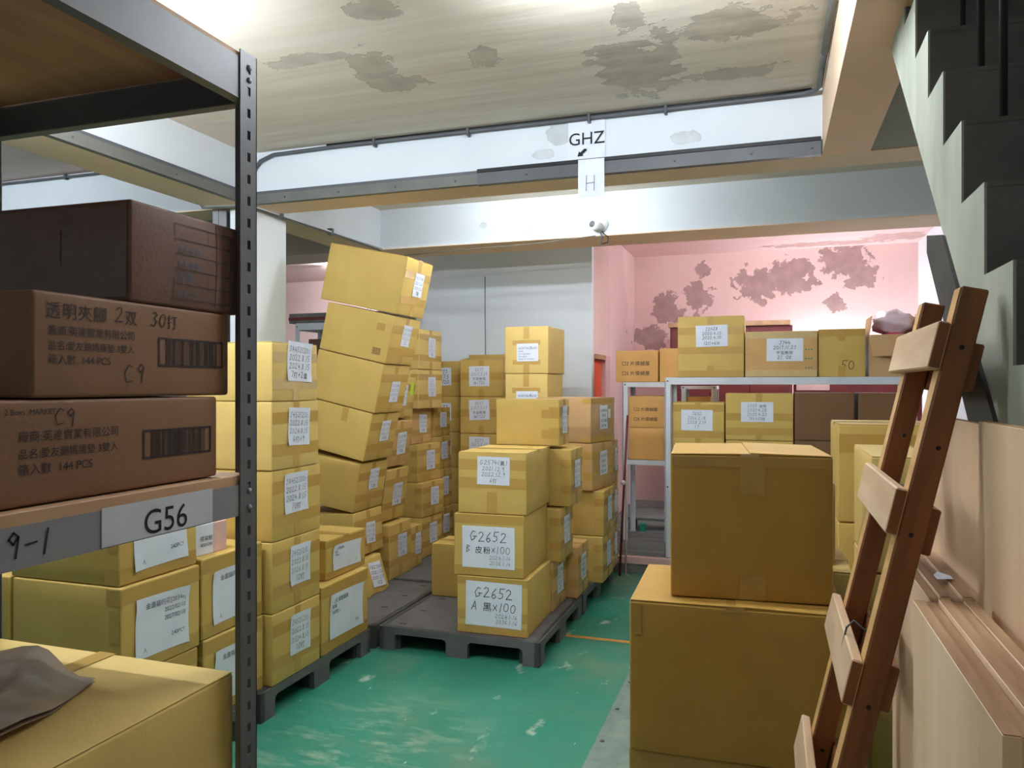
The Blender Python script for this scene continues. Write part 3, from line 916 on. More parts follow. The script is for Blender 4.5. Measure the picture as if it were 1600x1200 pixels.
# ---------------------------------------------------------------- plastic pallets
PW, PL, PH = 1.016, 1.045, .14
def skirt_poly(L, holes, top=PH, leg=0.0):
    """outline of a pallet side with two fork openings with rounded shoulders"""
    p = [(0, 0), (0, top), (L, top), (L, 0)]
    for (a, b) in holes[::-1]:
        r, t = .022, .098
        p += [(b, 0), (b, t - r), (b - r * .3, t - r * .3), (b - r, t), (a + r, t), (a + r * .3, t - r * .3), (a, t - r), (a, 0)]
    return p
def make_pallet(label, x0, y0):
    t = thing('plastic_pallet', label, 'pallet', (x0, y0, 0), group='grey plastic pallets')
    if make_pallet.src is None:
        ps = []
        bm = bmesh.new(); add_box(bm, (.004, .004, .112), (PW - .004, PL - .004, PH), .004)
        ps.append(bm_obj('deck', bm, 'pallet', t))
        hx = ((.10, .44), (.576, .916)); hy = ((.11, .45), (.595, .935))
        ps.append(prism('skirt', skirt_poly(PW, hx), 'Y', 0, .03, 'pallet', t))
        ps.append(prism('skirt', skirt_poly(PW, hx), 'Y', PL - .03, PL, 'pallet', t))
        ps.append(prism('skirt', skirt_poly(PL, hy), 'X', 0, .03, 'pallet', t))
        ps.append(prism('skirt', skirt_poly(PL, hy), 'X', PW - .03, PW, 'pallet', t))
        for fx in (.03, .44, PW - .13):
            for fy in (.03, .45, PL - .14):
                ps.append(box('foot', (fx, fy, 0), (fx + .10 + (.036 if fx == .44 else 0), fy + .11 + (.035 if fy == .45 else 0), .112), 'pallet_dark', t, .004))
        for i in range(3):
            for j in range(4):
                ps.append(box('slot', (.10 + i * .38, .07 + j * .29, PH - .001), (.145 + i * .38, .095 + j * .29, PH + .0006), 'pallet_dark', t))
        make_pallet.src = ps
    else:
        for s_ in make_pallet.src:
            c = s_.copy()
            link(c, t)
    return t
make_pallet.src = None
PX1, PX2 = -3.302, -2.262
make_pallet('grey plastic pallet under the nearest left stacks, beside the shelving post', PX1, 1.945)
make_pallet('grey plastic pallet with fork openings under the J452 box stack', PX1, 3.06)
make_pallet('grey plastic pallet with bare deck under the leaning tall stack', PX1, 4.165)
make_pallet('grey plastic pallet under the far left box columns', PX1, 5.235)
make_pallet('grey plastic pallet against the white wall at the far left', PX1, 6.305)
make_pallet('grey plastic pallet in the middle carrying the G2652 boxes', PX2, 4.175)
make_pallet('grey plastic pallet behind the one with the G2652 boxes', PX2, 5.24)

# ---------------------------------------------------------------- metal shelving, left foreground
ls = thing('metal_shelving', 'grey slotted-angle shelving unit with G56 shelf label in the left foreground', 'shelving', (-1.207, 1.6, 0))
LO = (-1.207, 1.6, 0)
def slotted(x, y, sx, sy, z1, name='upright'):
    """angle post with two flanges; the flange facing the aisle has keyhole slots cut through it"""
    W, T = .062, .003
    bm = bmesh.new()
    # slotted flange in the YZ plane, built as a frame of quads round each slot
    zs = [0]
    slots = []
    z = .06
    while z < z1 - .03:
        slots.append((z, z + .022))
        z += .0535
    ya, yb, yc, yd = 0, .024, .036, W
    zc = 0
    def q(y0, y1, za, zb):
        add_box(bm, (x - (T if sx > 0 else 0), y - sy * y1 if sy > 0 else y + y0, za), (x + (0 if sx > 0 else T), y - sy * y0 if sy > 0 else y + y1, zb))
    q(ya, yb, 0, z1)
    q(yc, yd, 0, z1)
    for (a, b) in slots:
        q(yb, yc, zc, a)
        zc = b
    q(yb, yc, zc, z1)
    # the second flange
    add_box(bm, (min(x, x - sx * W), y - T if sy > 0 else y, 0), (max(x, x - sx * W), y if sy > 0 else y + T, z1))
    return bm_obj(name, bm, 'steel_dark', ls)
slotted(0, 0, 1, 1, 2.41)
slotted(0, -1.95, 1, -1, 2.41)
slotted(-.92, 0, -1, 1, 2.41)
slotted(-.92, -1.95, -1, -1, 2.41)
for (zb, zt, bt) in ((2.292, 2.392, 2.405), (1.288, 1.362, 1.385), (.38, .454, .475)):
    for s_, xx in ((1, 0), (-1, -.92)):
        box('beam', (min(xx - s_ * .0035, xx - s_ * .0065), -1.945, zb), (max(xx - s_ * .0035, xx - s_ * .0065), -.004, zt), 'steel_dark' if zb > 2 else 'steel_grey', ls)  # top beams take a darker steel to paint in their dimmer light
        box('beam_lip', (min(xx - s_ * .0065, xx - s_ * .035), -1.945, zb), (max(xx - s_ * .0065, xx - s_ * .035), -.006, zb + .003), 'trim_grey', ls)
    for yy in (-.0065, -1.947):
        box('end_beam', (-.915, yy, zb), (-.004, yy + .003, zt - .004), 'steel_dark', ls)
        box('end_lip', (-.915, yy - .026 if yy > -1 else yy + .003, zb), (-.036, yy if yy > -1 else yy + .03, zb + .003), 'trim_grey', ls)
    box('shelf_board', (-.913, -1.94, zt - .006 if zb > 2 else zt - .004), (-.0068, -.008, bt), 'shelf_ply', ls, .002)
for zk in (2.345, 2.375, 1.345, 1.305):
    bm = bmesh.new(); bmesh.ops.create_cone(bm, cap_ends=True, segments=8, radius1=.008, radius2=.006, depth=.005)
    bm_obj('rivet', bm, 'steel_grey', ls, True, (.002, -.03, zk), (0, PI / 2, 0))
# shelf label on the beam
lb = box('shelf_label', (-.0034, -.463, 1.2905), (-.0016, -.157, 1.366), 'paper_dim', ls)
v2, f2 = layout(['G56'], .30, .098, False, fill=.95)
mesh_obj('lettering', [(-.001, x - .30, y + 1.333) for x, y in v2], f2, 'ink_black', lb)
v2, f2 = layout(['?-1'.replace('?', '9')], .11, .07, True, .075)
mesh_obj('marker_writing', [(-.0022, x - .612, y + 1.332) for x, y in v2], f2, 'ink_black', ls)

# cartons on the left shelf
B = Carton('brown carton printed 144 PCS with C9 scrawled above, lowest on the shelf', (-1.80, .86, 1.388), (-1.240, 1.497, 1.575), 'brown', bulge=.003)
B.printing('+X', ['廠商:英達實業有限公司', '品名:愛友鵝媽護墊 3雙入', ('箱入數  144 PCS', .95)], .215, .088, -.082, .004)
B.printing('+X', ['C9'], .055, .045, -.092, .062, True, pen=.06, name='marker_writing')
B.printing('+X', [('2 Boxs  MARKET', 1)], .10, .018, -.165, .075, False, 'ink_brown')
B.barcode('+X', .205, .060, .193, -.004)
B = Carton('brown carton with handwritten Chinese above 144 PCS print, middle of the shelf', (-1.82, 1.012, 1.578), (-1.240, 1.538, 1.772), 'brown', bulge=.003, yaw=.5)
B.printing('+X', ['透明夾腳 2双  30打'], .345, .042, -.065, .068, True, pen=.07, name='marker_writing')
B.printing('+X', ['廠商:英達實業有限公司', '品名:愛友鵝媽護墊 3雙入', ('箱入數  144 PCS', .95)], .20, .080, -.132, .004)
B.printing('+X', ['C9'], .06, .055, -.030, -.048, True, pen=.06, name='marker_writing')
B.barcode('+X', .205, .062, .137, -.002)
B = Carton('dark brown taped carton with a ruled table print, topmost on the shelf', (-1.85, 1.235, 1.775), (-1.240, 1.572, 1.985), 'umber', bulge=.005, tilt=.4)
B.strip('-Y', -.300, .298, -.095, .095, 'tape_umber')
B.strip('-Y', -.10, .12, -.02, .05, 'tape_umber', .003)
B.band('+X', -.095, .1, 'tape_umber', a0=.085, a1=.15)
vs, fs = [], []
def tq(x0, x1, y0, y1):
    b = len(vs)
    for x, yv in ((x0, y0), (x1, y0), (x1, y1), (x0, y1)):
        vs.append(B.S('+X', x, yv, .0026))
    fs.append((b, b + 1, b + 2, b + 3))
for i in range(6):
    tq(-.05, .135, .078 - i * .033, .0798 - i * .033)
tq(-.05, -.0485, -.087, .0798); tq(.1335, .135, -.087, .0798); tq(.055, .0562, -.087, .0798)
mesh_obj('table_print', vs, fs, 'ink_brown', B.e)
B.printing('+X', ['品名規格', '數量箱數', '淨重', '毛重公斤'], .07, .13, -.005, -.018, False, 'ink_grey', name='print')

# open-topped big carton and the wrapper on it, bottom left
B = Carton('large kraft carton with a bright flat top in the lower left corner', (-2.03, .55, .478), (-1.242, 1.557, .900), 'pale', bulge=.004)
B.flaps('Y', 'tape')
B.band('+X', -.20, -.13, 'tape_dark', wrap=0)
B.strip('+X', -.16, -.05, .13, .208, 'tape_clear')
V, F = [], []
nx, ny = 9, 7
for s_ in (0, 1):
    for j in range(ny):
        for i in range(nx):
            u, w = i / (nx - 1), j / (ny - 1)
            x = -1.86 + .40 * u + .05 * math.sin(w * 4)
            yv = .92 + .50 * w + .03 * math.sin(u * 5)
            z = .912 + .014 + .012 * math.sin(u * 7 + w * 5) + .010 * math.sin(w * 9 - u * 3) + .012 * (u > .8) * 0 - s_ * .012
            V.append((x + 1.66, yv - 1.17, max(.0015, z - .9075)))
    b = s_ * nx * ny
    for j in range(ny - 1):
        for i in range(nx - 1):
            q = b + j * nx + i
            F.append((q, q + 1, q + nx + 1, q + nx) if s_ == 0 else (q, q + nx, q + nx + 1, q + 1))
wb = mesh_obj('plastic_wrapper', V, F, 'wrap', None, True, (-1.66, 1.17, .9075))
tag(wb, 'crumpled glossy brown wrapper lying on the large carton, lower left', 'wrapper')

# ---------------------------------------------------------------- left pallets: boxes whose labelled ends face the aisle
def plain(label, lo, hi, card='kraft', **kw):
    return Carton(label, lo, hi, card, **kw)
HID = 'hidden kraft cartons in the left stacks'
# big 240PCS cartons, nearest
GB = '240PCS cartons on the left pallet'
def big240(label, lo, hi, **kw):
    b = Carton(label, lo, hi, 'kraft', group=GB, bulge=.006, **kw)
    b.htape('+X', 'tape', (.78, -.80), vert=False)
    b.strip('-Y', b.h.x - .055, b.h.x - .006, -b.h.z * .2, b.h.z * .5, 'tape')
    b.paper('+X', .285, .235, [('金盞貓的花[20348]', 1.0, 'r'), ('2022/02/10', .95, 'r'), ('2027/02/10', .95, 'r'), ('', 1.2), ('240PCS', .9, 'r'), ('3 人', .9, 'l')], -.0, -.01, False, 'ink_grey', m='paper', curl=.012)
    return b
big240('large kraft carton with 240PCS label at the bottom of the nearest left stack', (-2.885, 2.275, .141), (-2.335, 2.695, .482))
big240('large kraft carton with crinkled 240PCS label in the open, left of the post', (-2.885, 2.279, .484), (-2.33, 2.70, .832))
big240('kraft carton with 240PCS label partly hidden by the G56 shelf beam', (-2.90, 2.285, .835), (-2.345, 2.70, 1.18))
for i, (za, zb) in enumerate(((.141, .482), (.484, .832))):
    plain('plain kraft carton at the left photo edge behind the shelving, %s' % ('lower one' if i == 0 else 'upper one'), (-3.46, 2.28, za), (-2.905, 2.70, zb), 'kraft2')
big240('large kraft carton with white label behind the shelving post, lower one', (-2.86, 2.72, .141), (-2.325, 3.13, .495))
big240('large kraft carton with white label behind the shelving post, upper one', (-2.86, 2.715, .498), (-2.33, 3.13, .850))
sm = thing('small_carton', 'small white and pink product carton on the 240PCS boxes', 'box', (-2.48, 2.84, .851), (0, 0, math.radians(-4)))
box('body', (-.10, -.10, 0), (.10, .015, .135), 'paper', sm, .002)
box('pink_side', (-.10, .015, 0), (.10, .095, .135), 'pink_frame', sm, .002)
v2, f2 = layout([('荏染粧', 1.2), ('BEIDORI', .8)], .085, .07, False)
mesh_obj('lettering', [(.1012, x - .03, yv + .065) for x, yv in v2], f2, 'ink_brown', sm)

# J452 stack
G4 = 'J452 cartons in one stack'
def j452(label, lo, hi, lines, **kw):
    m = kw.pop('tapem', 'tape')
    pw, phh, pa, pb = kw.pop('pp', (.175, .20, .02, .03))
    b = Carton(label, lo, hi, kw.pop('card', 'kraft'), group=G4, **kw)
    b.htape('+X', m, (.52, -.42), wrap=0)
    b.paper('+X', pw, phh, lines, pa, pb, curl=.008, pen=.075, ink='ink_soft')
    return b
j452('kraft carton labelled J452(20) 10打, lowest of the J452 stack', (-2.80, 3.150, .141), (-2.286, 3.562, .487), ['J452(20)', '2022.8.15', '2024.8.15', '10打'])
j452('kraft carton labelled J452(20), second from the bottom of the J452 stack', (-2.80, 3.153, .489), (-2.290, 3.568, .836), ['J452(20)', '2022.8.15', '2024.8.15', '10打'])
j452('kraft carton labelled JA452(20) 10打, middle of the J452 stack', (-2.80, 3.155, .838), (-2.292, 3.575, 1.184), ['JA452(20)', '2022.8.15', '2024.8.15', '10打'], pp=(.20, .20, -.015, .05))
j452('kraft carton labelled J452(20) 6打+9, fourth of the J452 stack', (-2.80, 3.150, 1.186), (-2.290, 3.555, 1.522), ['J452(20)', '2022.8.15', '2024.8.15', '6打+9'], card='pale', pp=(.185, .19, .02, .04))
b = j452('kraft carton with crumpled JA452 label on top of the J452 stack', (-2.80, 3.150, 1.524), (-2.288, 3.54, 1.812), ['JA452(20)', '2022.8.15', '2024.8.15', '7打+2盒'], card='pale', tapem='tape_clear', pp=(.21, .20, .03, .055))
b.flaps('X')

# taped cartons with big paper labels
def bigpaper(label, lo, hi, **kw):
    b = Carton(label, lo, hi, 'kraft', group='cartons with full-size paper labels', bulge=.006, **kw)
    b.htape('+X', 'tape', (.80, -.78), vert=False)
    b.paper('+X', b.h.y * 1.42, b.h.z * 1.30, [('品名 氣墊護膝', .8, 'l'), ('數量', .7, 'l'), ('300雙入', .7, 'l'), ('', 1.6), ('2022.3', .7, 'r'), ('', .4)], 0, .0, False, 'ink_grey', curl=.012)
    return b
bigpaper('kraft carton with a full-page white label on the pallet corner by the aisle', (-2.80, 3.585, .141), (-2.290, 4.085, .515))
b = bigpaper('flat kraft carton with a curling white label, on the pallet corner carton', (-2.80, 3.70, .518), (-2.335, 4.13, .735))
b.flaps('X', 'tape')

# crushed carton under the leaning stack, then the leaning stack
GF = 'leaning stack of large kraft cartons'
E_ = Carton('crushed kraft carton bulging out beneath the tall leaning stack', (-3.18, 4.675, .141), (-2.675, 5.01, .372), 'kraft', bulge=.012, group=GF)
for v in E_.b.data.vertices:
    if v.co.x > 0:
        k = 1 - v.co.z / .231
        v.co.x += .055 * k - .02 * (1 - k) + .012 * math.sin(v.co.y * 30)
    v.co.z += .012 * math.sin(v.co.y * 9 + v.co.x * 4) * (v.co.z > .1)
def lean_paper(c, f, w, h, lines, ca, cb, dx0, dx1):
    p = c.paper(f, w, h, lines, ca, cb)
    for o in [p] + list(p.children):
        for v in o.data.vertices:
            k = 1 - v.co.z / .231
            v.co.x += dx0 * k + dx1 * (1 - k) + .012 * math.sin(v.co.y * 30) + .004
lean_paper(E_, '+X', .145, .165, ['FA2734黑', '2021.3.26', '2031.3.26', '112'], .02, .01, .055, -.02)
E_.strip('-Y', .05, .22, .03, .09)
def leaner(label, right_bottom, w, h, tilt, lines, pw=.13, phh=.15, d=.41, y0=4.70, card='kraft', pa=.02, pb=.04, tabs=0, bands=(.45, -.45), grp=GF):
    x, z = right_bottom
    b = Carton(label, (x - w, y0, z), (x, y0 + d, z + h), card, tilt=tilt, pivot=(x, y0, z), group=grp)
    b.htape('+X', 'tape', bands, w=.055, wrap=0)
    if lines:
        b.paper('+X', pw, phh, lines, pa, pb, pen=.075, ink='ink_soft')
    for i in range(tabs):
        b.strip('-Y', b.h.x - .12, b.h.x - .055, .05 - i * .17, .10 - i * .17, 'tape_dark' if i else 'tape')
    return b
leaner('kraft carton above the crushed one in the tall leaning stack', (-2.735, .400), .50, .310, -3, ['FA2734黑', '2021.3.26', '2031.3.26', '100盒'], pb=-.01)
leaner('tilted kraft carton second in the tall leaning stack', (-2.752, .715), .52, .345, 9.5, ['FA2734黑', '2021.3.26', '2031.3.26', '100盒'], pb=.05)
b = leaner('tilted kraft carton third in the tall leaning stack', (-2.672, 1.075), .53, .340, 12.5, ['FA2734黑', '2021.3.26', '2031.3.26', '100盒'])
b.strip('-Y', .03, .08, b.h.z - .10, b.h.z - .003)
leaner('tilted kraft carton fourth in the tall leaning stack', (-2.585, 1.410), .53, .345, 12.5, ['FA2734黑', '2021.3.26', '2031.3.26', '48'], pb=-.02)
leaner('tilted kraft carton fifth in the tall leaning stack, two tape tabs', (-2.500, 1.750), .535, .335, 12.5, ['FA2734黑', '2021.3.26', '2031.3.26', '32'], tabs=2)
b = leaner('largest tilted kraft carton on top of the tall leaning stack', (-2.412, 2.086), .615, .395, 12.2, ['FA2734黑', '2021.3.26', '2031.3.26', '5箱'], .14, .165, pb=.03)
b.flaps('X')

# columns behind the leaning stack
GC = 'kraft cartons in the far left columns'
def col(label, x, y0, y1, z0, z1, w=.45, tilt=0, lines=('F2734黑', '2021.3.6', '2031.3.6', '40盒'), card='kraft', pw=None, yaw=0, pb=.02, paper=True, pa=.02, bands=(.5, -.4)):
    b = Carton(label, (x - w, y0, z0), (x, y1, z1), card, tilt=tilt, yaw=yaw, group=GC, pivot=(x, y0, z0))
    b.htape('+X', 'tape', bands, w=.05)
    if paper:
        pw = pw or min(.15, (y1 - y0) * .42)
        b.paper('+X', pw, min(.17, (z1 - z0) * .52), list(lines), pa, pb, pen=.075, ink='ink_soft')
    return b
col('upright kraft carton on the pallet directly behind the crushed one', -2.705, 5.15, 5.51, .141, .552, tilt=0, pb=.03)
col('kraft carton leaning on the one directly behind the crushed carton', -2.775, 5.15, 5.52, .570, .965, tilt=7, pb=.0)
col('kraft carton third up, tucked behind the leaning stack', -2.735, 5.15, 5.52, .985, 1.335, tilt=7, card='tan', pb=.0)
b = col('kraft carton with a lime green sticker behind the leaning stack', -2.70, 5.15, 5.52, 1.355, 1.665, tilt=7, pa=-.03)
b.strip('+X', .095, .15, .02, .12, 'lime', .003)
col('small kraft carton on the pallet beside the upright one', -2.72, 5.54, 5.75, .141, .47, pw=.10)
NI = ('lowest', 'second', 'third', 'fourth', 'fifth', 'topmost')
zi = (.141, .483, .780, 1.10, 1.405, 1.740, 2.085)
for i in range(6):
    x = (-2.785, -2.785, -2.825, -2.885, -2.82, -2.81)[i]
    col('kraft carton %s in the six-high column left of the white wall' % NI[i], x, 5.88, 6.29 if i < 4 else 6.36, zi[i] + .001, zi[i + 1] - .001, card=('kraft', 'kraft2', 'kraft2', 'tan', 'pale', 'pale')[i], yaw=(0, -3, -4, 0, -1, 1)[i], lines=('J573', '2021.6', '2031.6', '12打') if i > 3 else ('F2734黑', '2021.3.6', '2031.3.6', '40盒'), bands=(.55, -.35) if i < 4 else (.62, -.42))
zj = (.141, .478, .832, 1.135, 1.40)
for i in range(4):
    col('kraft carton %s in the four-high column beside the white wall' % NI[i], (-2.86, -2.87, -2.88, -2.89)[i], 6.36, 6.72, zj[i] + .001, zj[i + 1] - .001, card='kraft2')
# two columns facing the viewer against the white wall
GK = 'kraft cartons stacked against the white wall'
for i in range(5):
    za, zb = .14 + .34 * i, .14 + .34 * (i + 1)
    top = i == 4
    b = Carton('kraft carton %s of the five-high stack, labelled 3577, against the white wall' % (NI[i] if i < 4 else 'topmost'), (-2.735, 6.60, za + .001), (-2.315, 7.02, zb - (.07 if False else .002)), 'kraft2', group=GK)
    if i >= 2:
        b.htape('-Y', 'tape', (.12,), w=.07)
        b.paper('-Y', .20, .185, ['3577', '2017.5.17', '宇宙無限', '袋1720'], -.02, .02 if top else .05, pen=.075, ink='ink_soft')
    if top:
        b.flaps('X', tape=False, lift=.055)
    b = Carton('kraft carton %s of the stack in the corner left of the 3577 stack' % (NI[i] if i < 4 else 'topmost'), (-3.22, 6.79, za + .001), (-2.81, 7.20, zb - .002), 'kraft2', group=GK)
    if i >= 2:
        b.htape('-Y', 'tape', (.0,), w=.07)
        b.paper('-Y', .18, .17, ['3577', '2017.5', '袋1720'], .02, .02)
# printed-label boxes in front of the white wall
for i in range(5):
    za, zb = .14 + .39 * i, .14 + .39 * (i + 1)
    b = Carton('yellow kraft carton with typed label, %s of its stack before the white wall' % (NI[i] if i < 4 else 'topmost'), (-2.085, 6.0, za + .001), (-1.712 - (.012 if i == 3 else 0), 6.50, zb - .002), 'pale', group='typed-label cartons before the white wall', yaw=(0, 0, 0, .5, -.5)[i])
    if i >= 3:
        b.band('-Y', .04, .08, 'tape', a0=-.12, a1=.12)
        b.band('-Y', -.12, -.08, 'tape', a0=-.12, a1=.12)
        b.strip('-Y', -.025, .025, .09, b.h.z - .003); b.strip('-Y', -.025, .025, -b.h.z + .003, -.09)
        b.paper('-Y', .185, .145, [('GOSTAL黑x50', 1.5, 'l'), ('MADE', .8, 'l'), ('LOT 20210609', .8, 'l'), ('2031.06.09', .8, 'l'), ('MADE IN TAIWAN', .8, 'l')], .01, -.02, False, 'ink_grey')

# ---------------------------------------------------------------- middle pallet
GM = 'cartons in the front stack on the middle pallet'
b = Carton('kraft carton labelled G2652 A 黑x100, bottom of the front stack', (-1.775, 4.225, .141), (-1.338, 4.76, .478), 'kraft', group=GM, yaw=1.5)
b.htape('-Y', 'tape', (.88, -.35, -.88), vert=False, wrap=0)
b.paper('-Y', .345, .26, [('G2652', 1.5), ('A 黑x100', 1.3), ('2024.1.16', .6, 'r'), ('2036.1.16', .6, 'r')], .01, .01, pen=.06)
b = Carton('kraft carton labelled G2652 B x100, middle of the front stack', (-1.795, 4.225, .481), (-1.363, 4.76, .845), 'kraft', group=GM, yaw=1.5)
b.htape('-Y', 'tape', (.86, -.84), vert=False, wrap=0)
b.paper('-Y', .325, .245, [('G2652', 1.5), ('B 皮粉x100', 1.2), ('2024.1.16', .6, 'r'), ('2036.1.16', .6, 'r')], .0, -.01, pen=.06)
b = Carton('kraft carton labelled G2574 with dates and 6打, top of the front stack', (-1.775, 4.235, .848), (-1.352, 4.80, 1.205), 'kraft', group=GM, yaw=2)
b.htape('-Y', 'tape', (.62, .02), vert=False, wrap=0)
b.strip('-Y', -.03, .03, -b.h.z + .003, -.05)
b.paper('-Y', .20, .165, [('G2574(黃)', 1.2), '2021.12.9', '2022.12.9', '6打'], .01, .075, pen=.07)
b.flaps('X', 'tape')
b = Carton('low kraft carton half hidden behind the front stack, G label cut off', (-2.245, 4.895, .141), (-1.83, 5.20, .497), 'kraft2')
b.paper('-Y', .17, .19, ['G2573', '2021.3', '2031.3', '7打'], .10, -.03)
b.flaps('X', 'tape')

GO = 'cartons in the second row of the middle pallet'
def mid(label, x, y0, y1, z0, z1, w=.42, card='kraft', yaw=0, lines=('G2574黃', '2021.12.9', '2022.12.9', '12打'), tm='tape', pw=.15, phh=.18, pa=0, pb=.02, bands=(.5, -.4), grp=GO, hand=True, ink='ink', tilt=0):
    b = Carton(label, (x - w, y0, z0), (x, y1, z1), card, yaw=yaw, group=grp, pivot=(x, y0, z0), tilt=tilt)
    b.htape('+X', tm, bands, w=.055)
    b.paper('+X', min(pw, (y1 - y0) * .5), phh, list(lines), pa, pb, hand, ink if ink != 'ink' else 'ink_soft', pen=.08)
    return b
mid('taped kraft carton at the pallet edge, lowest behind the G2652 boxes', -1.333, 4.775, 5.11, .141, .462, card='tan')
mid('kraft carton with dark tape bands, second behind the G2652 boxes', -1.285, 4.775, 5.11, .465, .806, card='kraft2')
mid('kraft carton third up behind the G2652 boxes, bulging end', -1.228, 4.83, 5.14, .815, 1.187, card='kraft2', tilt=.6)
b = mid('long kraft carton lying across the tops behind the G2574 carton', -1.300, 4.81, 5.06, 1.21, 1.508, w=.435, card='kraft', pw=.12)
b.strip('-Y', b.h.x - .12, b.h.x - .006, .03, .085, 'tape'); b.strip('-Y', b.h.x - .12, b.h.x - .006, -.10, -.045, 'tape')
b.flaps('X')
b = mid('single low kraft carton with bright top on the pallet edge', -1.258, 5.135, 5.46, .141, .482, w=.30, card='tan', hand=False, ink='ink_grey', lines=('品名 護腰帶', '規格 M', '數量 50', '2022.4'))
b.flaps('X', 'tape')
GQ = 'cartons in the rear stack of the middle pallet'
mid('kraft carton at the far pallet corner, lowest of the rear stack', -1.178, 5.59, 5.98, .141, .482, card='kraft2', grp=GQ)
mid('square kraft carton with dark face, second in the rear stack', -1.172, 5.60, 5.99, .485, .818, card='kraft2', grp=GQ)
mid('kraft carton with barcode label, third in the rear stack', -1.250, 5.56, 5.99, .822, 1.172, card='tan', grp=GQ, yaw=-9, hand=False, ink='ink_grey', lines=('G2651藍', 'MADE', '50PCS', '2021.06'), w=.40)
b = mid('wide kraft carton with typed label and shiny sticker, top of the rear stack', -1.262, 5.56, 6.02, 1.176, 1.508, card='pinkish', grp=GQ, yaw=-11, hand=False, ink='ink_grey', lines=('G2650黑x50', 'MADE', 'LOT 2021', '2031.06'), w=.46, bands=(.92, -.9))
b.flaps('X'); b.strip('+X', .08, .13, .01, .08, 'white_plastic', .005)
for i, (za, zb) in enumerate(((.141, .48), (.483, .82), (.823, 1.16))):
    mid('narrow kraft carton behind the rear stack, %s of three' % ('lowest', 'middle', 'top')[i], -1.195, 6.05, 6.27, za, zb, w=.40, card='pinkish', grp='narrow cartons behind the rear stack', pw=.10)
ps = thing('leaning_stick', 'thin reddish wooden sticks leaning beside the rear stack', 'stick', (-1.19, 6.42, 0))
tube('stick', [(-.02, 0, 0), (.03, .10, 1.35)], .010, 'red_wood', ps, 6)
tube('stick', [(.03, .02, 0), (.02, .10, 1.30)], .008, 'pink_frame', ps, 6)
bm = bmesh.new(); bmesh.ops.create_uvsphere(bm, u_segments=8, v_segments=6, radius=.022)
bm_obj('knob', bm, 'white_plastic', ps, True, (.0, .05, .78))

# ---------------------------------------------------------------- big cartons right of the aisle
GR = 'large cartons stacked right of the aisle'
b = Carton('large kraft carton on the floor at the bottom of the right stack', (-.425, 2.41, .005), (.20, 2.88, .462), 'kraft_dim', group=GR)
b.band('-Y', .17, .222, 'tape')
b = Carton('large kraft carton, middle of the right stack with its top showing', (-.428, 2.40, .465), (.205, 2.90, .930), 'kraft_dim', group=GR, yaw=2)
b.flaps('Y', 'tape', lift=.004)
b.band('-Y', .13, .225, 'tape', a0=-.31, a1=-.28)
b = Carton('large dark-fronted kraft carton on top of the right stack', (-.322, 2.475, .938), (.158, 2.93, 1.384), 'kraft_dim', group=GR, yaw=5)
b.flaps('Y', 'tape_clear', lift=.006)
b.strip('-Y', -.03, .045, b.h.z - .12, b.h.z - .003, 'tape'); b.strip('-Y', -.03, .045, -b.h.z + .003, -b.h.z + .08, 'tape')
b.band('-Y', b.h.z - .035, b.h.z - .004, 'tape', wrap=0)
# stacks behind and to the right of them
for i, (za, zb) in enumerate(((.005, .468), (.471, .930))):
    b = Carton('pale kraft carton behind the big stack, %s' % ('on the floor' if i == 0 else 'its flaps catching light'), (-.26, 2.98, za), (.275, 3.42, zb), 'pale', group=GR)
    if i: b.flaps('X')
b = Carton('kraft carton just visible past the right side of the dark-fronted one', (-.26, 3.08, .940), (.225, 3.40, 1.235), 'tan', group=GR, yaw=0)
b.flaps('X')
for i in range(3):
    b = Carton('kraft carton %s of the stack behind the ladder, side lit' % ('lowest', 'middle', 'topmost')[i], (.36, 3.20, .003 + .444 * i), (.86, 3.84, .003 + .444 * (i + 1) - .006), 'pale', group='cartons behind the ladder')
    if i == 2:
        b.flaps('Y')
for i in range(3):
    b = Carton('tall kraft carton %s of the stack farther behind the ladder' % ('lowest', 'middle', 'topmost')[i], (.305, 4.0, .003 + .472 * i), (.80, 4.5, .003 + .472 * (i + 1) - .006), 'kraft', group='cartons farther behind the ladder')
    if i == 2:
        b.flaps('X', 'tape'); b.band('-Y', .10, .19, 'tape')

# ---------------------------------------------------------------- racks in the pink alcove
def rack(name, label, x0, x1, y0, y1, zbase, top, levels, m='steel_white', pw=.045, board=True, bh=.06):
    t = thing(name, label, 'shelving', (x0, y0, zbase))
    O = (x0, y0, zbase)
    for (xx, yy) in ((x0, y0), (x1 - pw, y0), (x0, y1 - pw), (x1 - pw, y1 - pw)):
        bm = bmesh.new()
        sx = 0 if xx == x0 else pw - .004
        sy = 0 if yy == y0 else pw - .004
        add_box(bm, Vector((xx + sx, yy, zbase)) - Vector(O), Vector((xx + sx + .004, yy + pw, top)) - Vector(O))
        add_box(bm, Vector((xx, yy + sy, zbase)) - Vector(O), Vector((xx + pw, yy + sy + .004, top)) - Vector(O))
        bm_obj('post', bm, m, t)
    for z in levels:
        for yy in (y0 - .003, y1 - .001):
            box('rail', (x0 + .004, yy, z - bh), (x1 - .004, yy + .004, z), m, t, origin=O)
        for xx in (x0 - .003, x1 - .001):
            box('side_rail', (xx, y0 + .004, z - bh), (xx + .004, y1 - .004, z), m, t, origin=O)
        if board:
            box('shelf_panel', (x0 + .005, y0 + .005, z - .018), (x1 - .005, y1 - .005, z - .001), m, t, origin=O)
    for xx in (x0 + .02, x1 - .02):
        for z in levels:
            bm = bmesh.new(); bmesh.ops.create_cone(bm, cap_ends=True, segments=8, radius1=.008, radius2=.006, depth=.005)
            bm_obj('bolt', bm, 'steel_dark', t, True, Vector((xx, y0 - .006, z - bh / 2)) - Vector(O), (PI / 2, 0, 0))
    return t
